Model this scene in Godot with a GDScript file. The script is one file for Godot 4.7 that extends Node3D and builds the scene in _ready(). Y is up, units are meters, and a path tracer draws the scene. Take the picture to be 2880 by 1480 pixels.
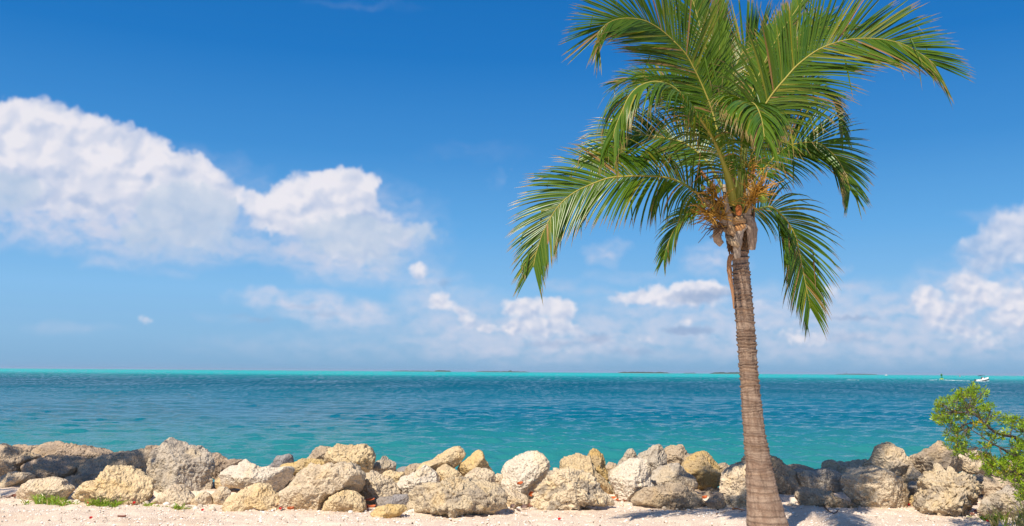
extends Node3D
# A palm on a sandy shore behind a bank of boulders, open sea and islands beyond.

const FOCAL := 2494.0                 # focal length in units of the photograph's pixels
const EYE := Vector3(0, 1.75, 0)
const SEA_LEVEL := -1.0
const PALM_DEPTH := 9.5
var cam_basis: Basis
var rng := RandomNumberGenerator.new()
var taken := {}
var mats := {}

# ---------------------------------------------------------------- helpers
func ray(px: float, py: float) -> Vector3:
	return cam_basis * Vector3((px - 1440.0) / FOCAL, (740.0 - py) / FOCAL, -1.0)

func at(px: float, py: float, depth: float) -> Vector3:
	var r := ray(px, py)
	return EYE + r * (depth / -r.z)

func on_plane(px: float, py: float, level := 0.0) -> Vector3:
	var r := ray(px, py)
	return EYE + r * ((EYE.y - level) / -r.y)

func numbered(called: String) -> String:
	var n: int = taken.get(called, -1) + 1
	taken[called] = n
	return called if n == 0 else "%s_%03d" % [called, n]

func tag(o: Node, label: String, category: String, group := "") -> void:
	o.set_meta("label", label)
	o.set_meta("category", category)
	if group != "":
		o.set_meta("group", group)

func thing(called: String, where: Vector3, label: String, category: String, group := "") -> Node3D:
	var o := Node3D.new()
	o.name = numbered(called)
	add_child(o)
	o.position = where
	tag(o, label, category, group)
	return o

func put(mesh: Mesh, called: String, mat: Material, parent: Node = null) -> MeshInstance3D:
	var o := MeshInstance3D.new()
	o.mesh = mesh
	o.material_override = mat
	if parent == null:
		o.name = numbered(called)
		add_child(o)
	else:
		o.name = called
		parent.add_child(o, true)
	return o

func begin() -> SurfaceTool:
	var st := SurfaceTool.new()
	st.begin(Mesh.PRIMITIVE_TRIANGLES)
	return st

func finish(st: SurfaceTool, smooth := true) -> ArrayMesh:
	if smooth:
		st.index()
	st.generate_normals()
	return st.commit()

func lin(r: float, g: float, b: float) -> Color:
	return Color(r, g, b).linear_to_srgb()

func smooth01(a: float, b: float, x: float) -> float:
	var t := clampf((x - a) / (b - a), 0.0, 1.0)
	return t * t * (3.0 - 2.0 * t)

func noise(freq: float, octaves: int, seed_value: int, kind := FastNoiseLite.TYPE_SIMPLEX_SMOOTH) -> FastNoiseLite:
	var n := FastNoiseLite.new()
	n.noise_type = kind
	n.frequency = freq
	n.seed = seed_value
	n.fractal_type = FastNoiseLite.FRACTAL_FBM if octaves > 1 else FastNoiseLite.FRACTAL_NONE
	n.fractal_octaves = octaves
	return n

func noise_texture(n: FastNoiseLite, size: int, ramp: Gradient = null, normal := false, strength := 4.0) -> NoiseTexture2D:
	var t := NoiseTexture2D.new()
	t.width = size
	t.height = size
	t.seamless = true
	t.seamless_blend_skirt = 0.15
	t.noise = n
	if ramp:
		t.color_ramp = ramp
	if normal:
		t.as_normal_map = true
		t.bump_strength = strength
	return t

func ramp(stops: Array) -> Gradient:
	var g := Gradient.new()
	var o := PackedFloat32Array()
	var c := PackedColorArray()
	for s in stops:
		o.append(s[0])
		c.append(s[1])
	g.offsets = o
	g.colors = c
	return g

func plain(col: Color, rough := 0.8, vertex := false) -> StandardMaterial3D:
	var m := StandardMaterial3D.new()
	m.albedo_color = col
	m.roughness = rough
	m.vertex_color_use_as_albedo = vertex
	return m

func quad(st: SurfaceTool, a: Vector3, b: Vector3, c: Vector3, d: Vector3) -> void:
	for v in [a, b, c, a, c, d]:
		st.add_vertex(v)

# tube along points with a radius at each; flat squashes it across, colours optional
func tube(st: SurfaceTool, pts: PackedVector3Array, radii: PackedFloat32Array, sides := 6, col := Color(1, 1, 1), flat := 1.0, cap := true) -> void:
	var n := pts.size()
	var rings: Array[PackedVector3Array] = []
	var side := Vector3.ZERO
	for i in n:
		var t := (pts[mini(i + 1, n - 1)] - pts[maxi(i - 1, 0)]).normalized()
		if side == Vector3.ZERO:
			side = t.cross(Vector3(0.31, 0.2, 0.93)).normalized()
		side = (side - t * side.dot(t)).normalized()
		var other := t.cross(side)
		var ring := PackedVector3Array()
		for k in sides:
			var a := TAU * k / sides
			ring.append(pts[i] + (side * cos(a) + other * sin(a) * flat) * radii[i])
		rings.append(ring)
	st.set_color(col)
	for i in n - 1:
		for k in sides:
			var k2 := (k + 1) % sides
			quad(st, rings[i][k], rings[i + 1][k], rings[i + 1][k2], rings[i][k2])
	if cap:
		for k in sides:
			var k2 := (k + 1) % sides
			for v in [pts[0], rings[0][k], rings[0][k2]]:
				st.add_vertex(v)
			for v in [pts[n - 1], rings[n - 1][k2], rings[n - 1][k]]:
				st.add_vertex(v)

func spline(pts: PackedVector3Array, count: int) -> PackedVector3Array:
	var c := Curve3D.new()
	c.bake_interval = 0.01
	for i in pts.size():
		var tan_v := (pts[mini(i + 1, pts.size() - 1)] - pts[maxi(i - 1, 0)]) / 6.0
		c.add_point(pts[i], -tan_v, tan_v)
	var out := PackedVector3Array()
	var l := c.get_baked_length()
	for i in count:
		out.append(c.sample_baked(l * i / (count - 1), true))
	return out

func pixel_path(list: Array, depth: float) -> PackedVector3Array:
	# list of [px, py, metres nearer than depth]
	var out := PackedVector3Array()
	for p in list:
		out.append(at(p[0], p[1], depth - (p[2] if p.size() > 2 else 0.0)))
	return out

func taper(n: int, a: float, b: float, power := 1.0) -> PackedFloat32Array:
	var out := PackedFloat32Array()
	for i in n:
		out.append(lerpf(a, b, pow(float(i) / (n - 1), power)))
	return out

# ---------------------------------------------------------------- the scene
func _ready() -> void:
	rng.seed = 7
	# camera
	cam_basis = Basis(Vector3.RIGHT, deg_to_rad(7.006)) * Basis(Vector3.BACK, deg_to_rad(0.418))
	var cam := Camera3D.new()
	cam.name = "camera"
	cam.fov = rad_to_deg(2.0 * atan(740.0 / FOCAL))
	cam.near = 0.1
	cam.far = 60000.0
	cam.transform = Transform3D(cam_basis, EYE)
	add_child(cam)
	cam.current = true
	# sky
	var env := Environment.new()
	env.background_mode = Environment.BG_SKY
	env.tonemap_mode = Environment.TONE_MAPPER_LINEAR
	env.tonemap_exposure = 1.2
	env.fog_enabled = true
	env.fog_density = 0.00003
	env.fog_light_color = Color(0.80, 0.88, 1.0)
	env.sdfgi_enabled = true
	env.ssao_enabled = true
	env.ssil_enabled = true
	var sky_mat := PanoramaSkyMaterial.new()
	sky_mat.panorama = ImageTexture.create_from_image(paint_sky())
	var sky := Sky.new()
	sky.sky_material = sky_mat
	env.sky = sky
	var we := WorldEnvironment.new()
	we.name = "daylight"
	we.environment = env
	add_child(we)
	# sun: high, behind the camera's left shoulder
	var sun := DirectionalLight3D.new()
	sun.name = "sun"
	sun.light_energy = 1.6
	sun.light_color = Color(1.0, 0.955, 0.88)
	sun.light_angular_distance = 0.53
	sun.shadow_enabled = true
	add_child(sun)
	sun.look_at_from_position(Vector3(-0.34, 0.76, 0.56) * 50.0, Vector3.ZERO)
	# setting, then things
	make_materials()
	build_sand()
	build_sea()
	build_islands()
	build_boulders()
	build_palm()
	build_shade_tree()
	build_shrub()
	build_boats()
	build_litter()
	build_grass()

# ---------------------------------------------------------------- sky
# cumulus: [x, y, half width, half height, strength, tone (1 sunlit .. 0 grey blue)] ; veil: soft thin cloud. In the 2576-wide picture.
const CUMULUS := [
	[-40, 360, 170, 110, 1.2, 0.95], [90, 330, 130, 75, 1.25, 1.0], [210, 390, 190, 90, 1.25, 1.0], [330, 420, 170, 75, 1.2, 1.0], [430, 468, 170, 62, 1.15, 0.95], [530, 500, 105, 52, 1.05, 0.92],
	[180, 480, 130, 60, 0.9, 0.75], [60, 450, 150, 60, 0.7, 0.35], [300, 510, 170, 50, 0.7, 0.6], [480, 545, 100, 75, 0.8, 0.25], [400, 585, 110, 45, 0.55, 0.15],
	[700, 530, 75, 62, 1.25, 1.0], [790, 510, 100, 72, 1.3, 1.0], [870, 470, 70, 58, 1.3, 1.0], [905, 490, 45, 55, 1.0, 0.95], [760, 560, 80, 40, 1.0, 0.9], [930, 540, 70, 50, 0.75, 0.6],
	[900, 590, 120, 55, 0.7, 0.45], [960, 600, 70, 40, 0.7, 0.7], [880, 640, 80, 45, 0.6, 0.7], [1060, 570, 60, 35, 0.5, 0.55], [1010, 510, 30, 18, 0.35, 0.6],
	[1050, 683, 24, 19, 1.0, 0.95], [1065, 710, 30, 18, 0.6, 0.7], [1110, 755, 30, 26, 1.0, 0.95], [1130, 775, 40, 16, 0.6, 0.85], [1170, 795, 26, 20, 0.85, 0.9], [1240, 828, 30, 15, 0.8, 0.85], [1285, 825, 24, 18, 0.8, 0.9], [1215, 830, 18, 12, 0.6, 0.9],
	[1300, 775, 45, 26, 1.0, 0.85], [1350, 770, 50, 22, 1.0, 0.85], [1415, 775, 34, 28, 1.05, 0.95], [1370, 805, 80, 30, 0.8, 0.7], [1395, 830, 60, 22, 0.6, 0.6],
	[1690, 740, 130, 26, 0.95, 0.95], [1770, 725, 70, 18, 1.0, 1.0], [1620, 752, 80, 16, 0.6, 0.85], [1760, 768, 90, 18, 0.6, 0.75], [1900, 765, 40, 18, 0.6, 0.85],
	[1720, 812, 22, 14, 0.7, 0.95], [2020, 850, 60, 22, 0.65, 0.85], [2060, 860, 40, 18, 0.5, 0.75], [2090, 735, 40, 22, 0.7, 0.9],
	[2560, 600, 130, 52, 1.0, 0.5], [2500, 640, 110, 42, 0.9, 0.3], [2640, 560, 150, 60, 1.0, 0.7], [2470, 670, 70, 22, 0.6, 0.35],
	[2330, 750, 38, 34, 1.05, 0.95], [2350, 785, 46, 30, 0.9, 0.85], [2440, 740, 70, 40, 0.95, 0.8], [2490, 735, 38, 30, 0.95, 0.9], [2420, 705, 50, 24, 0.7, 0.8], [2560, 790, 60, 48, 0.95, 0.9], [2400, 800, 80, 34, 0.7, 0.6], [2480, 850, 60, 28, 0.7, 0.85], [2390, 838, 46, 22, 0.6, 0.85], [2600, 730, 80, 40, 0.8, 0.8],
	[345, 810, 30, 14, 0.34, 0.7], [372, 803, 30, 17, 0.38, 0.8], [1330, 830, 60, 26, 0.6, 0.75], [1180, 820, 40, 18, 0.5, 0.8], [1460, 840, 50, 20, 0.5, 0.7], [1560, 760, 60, 12, 0.4, 0.9], [1620, 850, 50, 16, 0.45, 0.8], [1780, 855, 60, 16, 0.45, 0.75], [1960, 830, 50, 18, 0.45, 0.8], [2180, 850, 70, 20, 0.45, 0.75], [2250, 790, 60, 24, 0.4, 0.75], [1430, 880, 60, 12, 0.4, 0.7], [1285, 415, 14, 12, 0.28, 0.9], [1500, 855, 50, 16, 0.5, 0.45], [1560, 870, 60, 16, 0.45, 0.7], [1850, 880, 70, 16, 0.4, 0.6]]
const VEIL := [
	[120, 540, 260, 80, 0.55, 0.75], [420, 590, 240, 80, 0.5, 0.5], [300, 500, 330, 120, 0.5, 0.8], [860, 560, 220, 100, 0.45, 0.75], [720, 632, 240, 34, 0.36, 0.35], [900, 640, 200, 70, 0.38, 0.6], [880, 680, 110, 40, 0.3, 0.8], [40, 470, 150, 70, 0.4, 0.2],
	[740, 752, 130, 22, 0.5, 0.9], [830, 778, 140, 26, 0.55, 0.9], [890, 805, 100, 30, 0.45, 0.85], [650, 738, 60, 12, 0.35, 0.9], [960, 690, 60, 18, 0.3, 0.85],
	[1360, 850, 280, 70, 0.42, 0.8], [1150, 800, 180, 70, 0.36, 0.8], [1090, 730, 90, 60, 0.35, 0.85], [1700, 800, 260, 60, 0.4, 0.8], [2000, 790, 300, 70, 0.42, 0.75], [2300, 800, 300, 90, 0.42, 0.75], [2500, 760, 200, 110, 0.45, 0.7], [1700, 870, 600, 40, 0.34, 0.6], [2300, 880, 500, 44, 0.32, 0.6], [1000, 870, 500, 40, 0.2, 0.7],
	[1530, 640, 44, 34, 0.42, 0.55], [1800, 655, 70, 46, 0.5, 0.75], [1400, 715, 60, 18, 0.3, 0.35], [1480, 735, 60, 16, 0.3, 0.2], [1600, 700, 120, 18, 0.2, 0.7],
	[2130, 680, 40, 12, 0.3, 0.4], [2140, 718, 50, 14, 0.42, 0.15], [2490, 540, 70, 22, 0.2, 0.5], [1200, 380, 140, 24, 0.04, 0.9], [1240, 450, 16, 26, 0.07, 0.9], [265, 665, 60, 16, 0.2, 0.8], [450, 690, 40, 12, 0.15, 0.6], [920, 12, 120, 12, 0.05, 0.9], [180, 825, 120, 16, 0.15, 0.7], [560, 800, 90, 12, 0.12, 0.5]]
# small flat bases in their own shade: [x, y, half width, half height, strength]
const DARK := [[1750, 748, 62, 16, 0.75], [1800, 738, 40, 14, 0.6], [1727, 832, 50, 10, 0.75], [1495, 852, 40, 14, 0.5], [2145, 800, 60, 6, 0.5], [2060, 800, 40, 5, 0.35], [1400, 866, 70, 8, 0.35], [1590, 885, 60, 8, 0.3], [820, 790, 50, 8, 0.25], [760, 772, 30, 6, 0.25], [1125, 712, 22, 12, 0.35], [2130, 850, 70, 14, 0.25], [660, 805, 40, 7, 0.3], [600, 795, 30, 6, 0.2]]

# [x, y, half width, half height, strength]
const FRONT := [[470, 545, 120, 85, 1.0], [380, 590, 80, 45, 0.9], [20, 480, 90, 48, 0.9], [540, 590, 90, 34, 0.7], [880, 595, 150, 55, 0.85], [950, 640, 90, 50, 0.7], [1050, 590, 70, 40, 0.55]]

func air(y: float) -> Vector3:
	# linear colour of clear air, by height of sight; deep blue overhead, paler and a little violet at the sea
	var e := rad_to_deg(asin(clampf(y, 0.0, 1.0)))
	var stops := [[0.0, Vector3(0.225, 0.425, 0.645)], [2.0, Vector3(0.260, 0.490, 0.740)], [5.0, Vector3(0.245, 0.515, 0.830)], [9.0, Vector3(0.135, 0.410, 0.790)], [14.0, Vector3(0.058, 0.280, 0.665)], [20.0, Vector3(0.018, 0.190, 0.555)], [26.0, Vector3(0.010, 0.150, 0.480)], [45.0, Vector3(0.010, 0.105, 0.36)], [90.0, Vector3(0.010, 0.08, 0.29)]]
	for i in stops.size() - 1:
		if e <= stops[i + 1][0]:
			var t: float = (e - stops[i][0]) / (stops[i + 1][0] - stops[i][0])
			return (stops[i][1] as Vector3).lerp(stops[i + 1][1], t)
	return stops[-1][1]

var n_big := noise(0.008, 4, 11)
var n_fine := noise(0.035, 5, 12)
var n_heap := noise(0.013, 4, 15)
var n_tone := noise(0.010, 2, 16)
var near_f: Array = []
var n_wisp := noise(0.016, 5, 13)
var n_out := noise(0.022, 5, 14)
var near_c: Array = []
var near_v: Array = []
var near_d: Array = []

func mixed(n: FastNoiseLite, x: float, y: float, near: float) -> float:
	# finer grain for the far clouds low down
	var a := n.get_noise_2d(x, y)
	return a if near > 0.99 else lerpf(n.get_noise_2d(x * 2.4, y * 2.4), a, (near - 0.35) / 0.65)

func heap(x: float, y: float) -> Vector2:
	# cumulus field and its tone
	var f := 0.0
	var tone := 0.0
	var sum := 0.0001
	for b in near_c:
		var dx: float = (x - b[0]) / b[2]
		if dx > 1.3 or dx < -1.3:
			continue
		var dy: float = (y - b[1]) / b[3]
		var q := dx * dx + dy * dy
		if q < 1.7:
			var w: float = (1.7 - q) * 0.6 * b[4]
			f += w * (1.0 - 0.35 * minf(f, 1.5))
			tone += w * w * b[5]
			sum += w * w
	return Vector2(f, tone / sum)

func sky_at(d: Vector3) -> Color:
	var c := air(d.y)
	var v := cam_basis.inverse() * d
	var inside := 0.0
	var x := 0.0
	var y := 0.0
	if v.z < -0.2:
		x = (1440.0 + v.x / -v.z * FOCAL) / 1.118
		y = (740.0 - v.y / -v.z * FOCAL) / 1.118
		inside = smooth01(-420.0, -120.0, x) * (1.0 - smooth01(2700.0, 3000.0, x)) * smooth01(-260.0, -60.0, y)
	if inside > 0.0:
		var bx := n_big.get_noise_2d(x, y)
		var by := n_big.get_noise_2d(x + 900.0, y + 400.0)
		var near := 0.35 + 0.65 * clampf((900.0 - y) / 500.0, 0.0, 1.0)    # far heaps by the horizon are smaller in detail
		var fx := mixed(n_fine, x, y, near)
		var fy := n_fine.get_noise_2d(x + 500.0, y)
		var wx := x + (bx * 26.0 + fx * 10.0) * near
		var wy := y + (by * 20.0 + fy * 9.0) * near
		# thin veils first
		var a := 0.0
		var tone := 0.0
		var sum := 0.0001
		var wisp := n_wisp.get_noise_2d(wx * 0.8, wy * 1.6)
		for b in near_v:
			var dx: float = (x + bx * 50.0 - b[0]) / b[2]
			var dy: float = (y + by * 26.0 * near - b[1]) / b[3]
			var q := dx * dx + dy * dy
			if q < 1.8:
				var w: float = pow((1.8 - q) / 1.8, 1.4) * b[4] * (1.0 + wisp * 1.1)
				a = a + w * (1.0 - a)
				tone += w * b[5]
				sum += w
		tone /= sum
		var veil := Vector3(0.50, 0.585, 0.76).lerp(Vector3(0.70, 0.71, 0.83), tone)
		c = c.lerp(veil, clampf(a, 0.0, 0.92))
		# heaped cloud
		var h := heap(wx, wy)
		if h.x > 0.02:
			var big := mixed(n_heap, wx, wy * 1.2, near)
			var f := h.x - 0.38 + big * 0.40 + wisp * 0.10 + fx * 0.04
			if f > 0.0:
				var alpha := (1.0 - exp(-f * f * lerpf(1.2, 7.0, h.y) - f * lerpf(0.4, 1.5, h.y))) * (0.62 + 0.34 * h.y)
				# relief of the heaps, lit from high on the left
				var step := 20.0 * near
				var t1 := mixed(n_tone, wx, wy * 1.3, near)
				var t2 := mixed(n_tone, wx - step, (wy - step * 1.2) * 1.3, near)
				var up := heap(wx - 10.0 * near, wy - 26.0 * near)
				var lit := clampf(h.y * 0.62 + (h.x - up.x) * 0.30 + (t1 - t2) * 0.60 + (big * 0.12) + bx * 0.30 + 0.10, 0.0, 1.0)
				var shade := Vector3(0.44, 0.54, 0.745)
				var white := Vector3(0.86, 0.835, 0.885)
				c = c.lerp(shade.lerp(white, lit), alpha)
		# nearer grey-blue cloud drifting before the bright heaps: firm crests, feet that thin away
		var ff := 0.0
		var low := 0.0
		for b in near_f:
			var dx: float = (wx - b[0]) / b[2]
			var dy: float = (wy - b[1]) / b[3]
			var q := dx * dx + (dy * dy if dy < 0.0 else dy * dy * 0.55)
			if q < 1.6:
				var w: float = (1.6 - q) * 0.62 * b[4]
				ff = maxf(ff, w)
				low = maxf(low, clampf(dy, 0.0, 1.0))
		if ff > 0.0:
			var g := ff - 0.22 + 0.34 * mixed(n_heap, wx + 700.0, wy, near) + 0.06 * fx
			var alpha := smooth01(0.0, 0.30 + 0.5 * low, g) * 0.70
			var t1 := mixed(n_tone, wx + 300.0, wy, near)
			var col := Vector3(0.46, 0.58, 0.755).lerp(Vector3(0.62, 0.69, 0.805), clampf(0.40 + t1 * 1.0 + (0.6 - ff) * 0.3, 0.0, 1.0))
			c = c.lerp(col, alpha)
		for b in near_d:
			var dx: float = (x + bx * 30.0 + fx * 10.0 - b[0]) / b[2]
			var dy: float = (y + fy * 8.0 - b[1]) / b[3]
			var q := dx * dx + dy * dy
			if q < 1.5:
				c = c.lerp(Vector3(0.30, 0.42, 0.635), clampf((1.5 - q) * 0.8 * b[4], 0.0, 0.8))
	if inside < 1.0:
		# the same fair-weather sky all round: broken heaps low down
		var az := atan2(d.x, -d.z)
		var el := asin(clampf(d.y, -1.0, 1.0))
		var g := n_out.get_noise_3d(cos(az) * 130.0, el * 420.0, sin(az) * 130.0) + 0.35 * n_out.get_noise_3d(cos(az) * 30.0, el * 90.0, sin(az) * 30.0 + 50.0)
		var low := 1.0 - 0.7 * smooth01(0.4, 1.2, el)
		var alpha := smooth01(0.0, 0.38, g) * low * 0.9
		var col := Vector3(0.5, 0.58, 0.76).lerp(Vector3(0.80, 0.79, 0.86), clampf(g * 1.6, 0.0, 1.0))
		c = c.lerp(col, alpha * (1.0 - inside))
	c *= 0.84
	return Color(c.x, c.y, c.z).linear_to_srgb()

func paint_sky() -> Image:
	# the picture's left edge looks towards -z
	var w := 4096
	var small := Image.create(512, 256, false, Image.FORMAT_RGB8)
	for j in 256:
		var el := PI * (0.5 - (j + 0.5) / 256.0)
		near_c = []; near_v = []; near_d = []; near_f = []
		for i in 512:
			var az := TAU * ((i + 0.5) / 512.0 - 0.5)
			small.set_pixel((i + 256) % 512, j, sky_at(Vector3(sin(az) * cos(el), maxf(sin(el), 0.0), -cos(az) * cos(el)).normalized()))
	small.resize(w, w / 2, Image.INTERPOLATE_CUBIC)
	var i0 := int(w * (0.5 - 46.0 / 360.0))
	var i1 := int(w * (0.5 + 46.0 / 360.0))
	var j0 := int(w / 2 * (0.5 - 32.0 / 180.0))
	for j in range(j0, w / 4 + 3):
		var el := maxf(PI * (0.5 - (j + 0.5) / (w / 2.0)), 0.0)
		# rows bend a little across the picture: keep what may be met anywhere on this row
		var ym := 936.0 - tan(el) * FOCAL / 1.118
		near_c = []; near_v = []; near_d = []; near_f = []
		for pair in [[CUMULUS, near_c], [VEIL, near_v], [DARK, near_d], [FRONT, near_f]]:
			for b in pair[0]:
				if absf(ym - 60.0 - b[1]) < b[3] * 1.4 + 180.0:
					pair[1].append(b)
		for i in range(i0, i1):
			var az := TAU * ((i + 0.5) / w - 0.5)
			small.set_pixel((i + w / 2) % w, j, sky_at(Vector3(sin(az) * cos(el), sin(el), -cos(az) * cos(el))))
	return small

# ---------------------------------------------------------------- materials
func make_materials() -> void:
	# pitted limestone: tints come from vertex colours
	var rock := plain(Color.WHITE, 0.93, true)
	rock.albedo_texture = noise_texture(noise(0.035, 5, 21), 512, ramp([[0.0, Color(0.70, 0.68, 0.66)], [0.35, Color(0.90, 0.885, 0.87)], [0.6, Color(0.99, 0.985, 0.975)], [1.0, Color(1, 1, 1)]]))
	rock.heightmap_enabled = true
	rock.heightmap_texture = noise_texture(noise(0.03, 5, 22), 512)
	rock.heightmap_scale = 3.6
	rock.uv1_triplanar = true
	rock.uv1_scale = Vector3(1.7, 1.7, 1.7)
	rock.metallic_specular = 0.25
	mats.rock = rock
	# coarse shell sand
	var sand := plain(Color.WHITE, 0.95, true)
	var gn := noise(0.11, 3, 31)
	sand.albedo_texture = noise_texture(gn, 1024, ramp([[0.0, Color(0.46, 0.36, 0.30)], [0.20, Color(0.68, 0.58, 0.51)], [0.34, Color(0.90, 0.835, 0.77)], [0.55, Color(0.95, 0.895, 0.84)], [0.8, Color(0.985, 0.955, 0.92)], [1.0, Color(1, 1, 1)]]))
	sand.heightmap_enabled = true
	sand.heightmap_texture = noise_texture(gn, 1024)
	sand.heightmap_scale = 1.6
	sand.uv1_triplanar = true
	sand.uv1_world_triplanar = true
	sand.uv1_scale = Vector3(0.62, 0.62, 0.62)
	sand.metallic_specular = 0.2
	mats.sand = sand
	# sea water: body colour from vertex colours, rippled and glossy
	var sea := plain(Color.WHITE, 0.07, true)
	sea.metallic_specular = 0.13
	sea.normal_enabled = true
	var rn := noise(0.02, 4, 41)
	sea.normal_texture = noise_texture(rn, 1024, null, true, 9.0)
	sea.normal_scale = 0.55
	sea.uv1_scale = Vector3(1, 1, 1)
	mats.sea = sea
	var leaf := plain(Color.WHITE, 0.31, true)
	leaf.backlight_enabled = true
	leaf.backlight = lin(0.34, 0.40, 0.07)
	leaf.metallic_specular = 0.42
	mats.leaf = leaf
	var bark := plain(Color.WHITE, 0.92, true)
	bark.albedo_texture = noise_texture(noise(0.05, 5, 51), 512, ramp([[0.0, Color(0.62, 0.58, 0.55)], [0.5, Color(0.92, 0.90, 0.88)], [1.0, Color(1, 1, 1)]]))
	bark.heightmap_enabled = true
	bark.heightmap_texture = noise_texture(noise(0.05, 4, 52), 512)
	bark.heightmap_scale = 0.8
	bark.uv1_triplanar = true
	bark.uv1_scale = Vector3(7.0, 1.6, 7.0)
	mats.bark = bark
	mats.stalk = plain(Color.WHITE, 0.6, true)
	mats.fibre = plain(Color.WHITE, 0.95, true)
	mats.foam = plain(lin(0.82, 0.84, 0.86), 0.6)

# ---------------------------------------------------------------- sand and shore
const SAND_LINE := [[-400.0, 1388.0], [0.0, 1396.0], [200.0, 1412.0], [450.0, 1422.0], [800.0, 1433.0], [1200.0, 1442.0], [1500.0, 1432.0], [1700.0, 1416.0], [1900.0, 1424.0], [2100.0, 1430.0], [2300.0, 1422.0], [2560.0, 1430.0], [2880.0, 1462.0], [3300.0, 1470.0]]
func front_depth(px: float) -> float:
	for i in SAND_LINE.size() - 1:
		if px <= SAND_LINE[i + 1][0]:
			var t: float = clampf((px - SAND_LINE[i][0]) / (SAND_LINE[i + 1][0] - SAND_LINE[i][0]), 0.0, 1.0)
			return -on_plane(px, lerpf(SAND_LINE[i][1], SAND_LINE[i + 1][1], t)).z
	return -on_plane(px, 1470.0).z

var n_dune := noise(0.5, 4, 61)
func sand_height(x: float, z: float) -> float:
	var h := n_dune.get_noise_2d(x, z) * 0.035
	var d := -z
	if d > 12.6:
		h = lerpf(h + 0.06, -2.6, smooth01(13.5, 17.5, d))
	return h

func axis(parts: Array) -> PackedFloat32Array:
	var out := PackedFloat32Array()
	for p in parts:
		var x: float = p[0]
		while x < p[1] - 0.0001:
			out.append(x)
			x += p[2]
	out.append(parts[-1][1])
	return out

func build_sand() -> void:
	var xs := axis([[-60.0, -9.0, 3.0], [-9.0, 9.0, 0.05], [9.0, 60.0, 3.0]])
	var zs := axis([[-60.0, -20.0, 5.0], [-20.0, -13.0, 0.25], [-13.0, -8.6, 0.05], [-8.6, -6.0, 0.2], [-6.0, 60.0, 3.0]])
	var grit := noise(2.2, 4, 62)
	var patch := noise(0.7, 3, 63)
	var v := PackedVector3Array()
	var c := PackedColorArray()
	for z in zs:
		for x in xs:
			var h := sand_height(x, z)
			if absf(x) <= 9.0 and z > -13.1 and z < -8.5:
				h += grit.get_noise_2d(x * 3.0, z * 3.0) * 0.018 + grit.get_noise_2d(x, z + 70.0) * 0.02
			v.append(Vector3(x, h, z))
			var p := smooth01(0.05, 0.4, patch.get_noise_2d(x, z) + 0.5 * grit.get_noise_2d(x, z))
			var col := Color(1.0, 0.945, 0.875).lerp(Color(0.93, 0.83, 0.73), p * 0.7)
			c.append(col)
	put(grid_mesh(v, c, xs.size(), zs.size()), "sand", mats.sand).set_meta("kind", "structure")

func grid_normals(v: PackedVector3Array, w: int, h: int) -> PackedVector3Array:
	var nrm := PackedVector3Array()
	nrm.resize(v.size())
	for j in h:
		for i in w:
			var dx := v[j * w + mini(i + 1, w - 1)] - v[j * w + maxi(i - 1, 0)]
			var dz := v[mini(j + 1, h - 1) * w + i] - v[maxi(j - 1, 0) * w + i]
			nrm[j * w + i] = dz.cross(dx).normalized()
	return nrm

func grid_mesh(v: PackedVector3Array, c: PackedColorArray, w: int, h: int, uv := PackedVector2Array(), given := PackedVector3Array()) -> ArrayMesh:
	# rows run towards +z, columns towards +x
	var idx := PackedInt32Array()
	idx.resize((w - 1) * (h - 1) * 6)
	var k := 0
	for j in h - 1:
		for i in w - 1:
			var a := j * w + i
			idx[k] = a; idx[k + 1] = a + 1; idx[k + 2] = a + w
			idx[k + 3] = a + 1; idx[k + 4] = a + w + 1; idx[k + 5] = a + w
			k += 6
	var nrm := given if given.size() else grid_normals(v, w, h)
	var arr := []
	arr.resize(Mesh.ARRAY_MAX)
	arr[Mesh.ARRAY_VERTEX] = v
	arr[Mesh.ARRAY_NORMAL] = nrm
	arr[Mesh.ARRAY_COLOR] = c
	if uv.size():
		arr[Mesh.ARRAY_TEX_UV] = uv
	arr[Mesh.ARRAY_INDEX] = idx
	var m := ArrayMesh.new()
	m.add_surface_from_arrays(Mesh.PRIMITIVE_TRIANGLES, arr)
	return m

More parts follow.
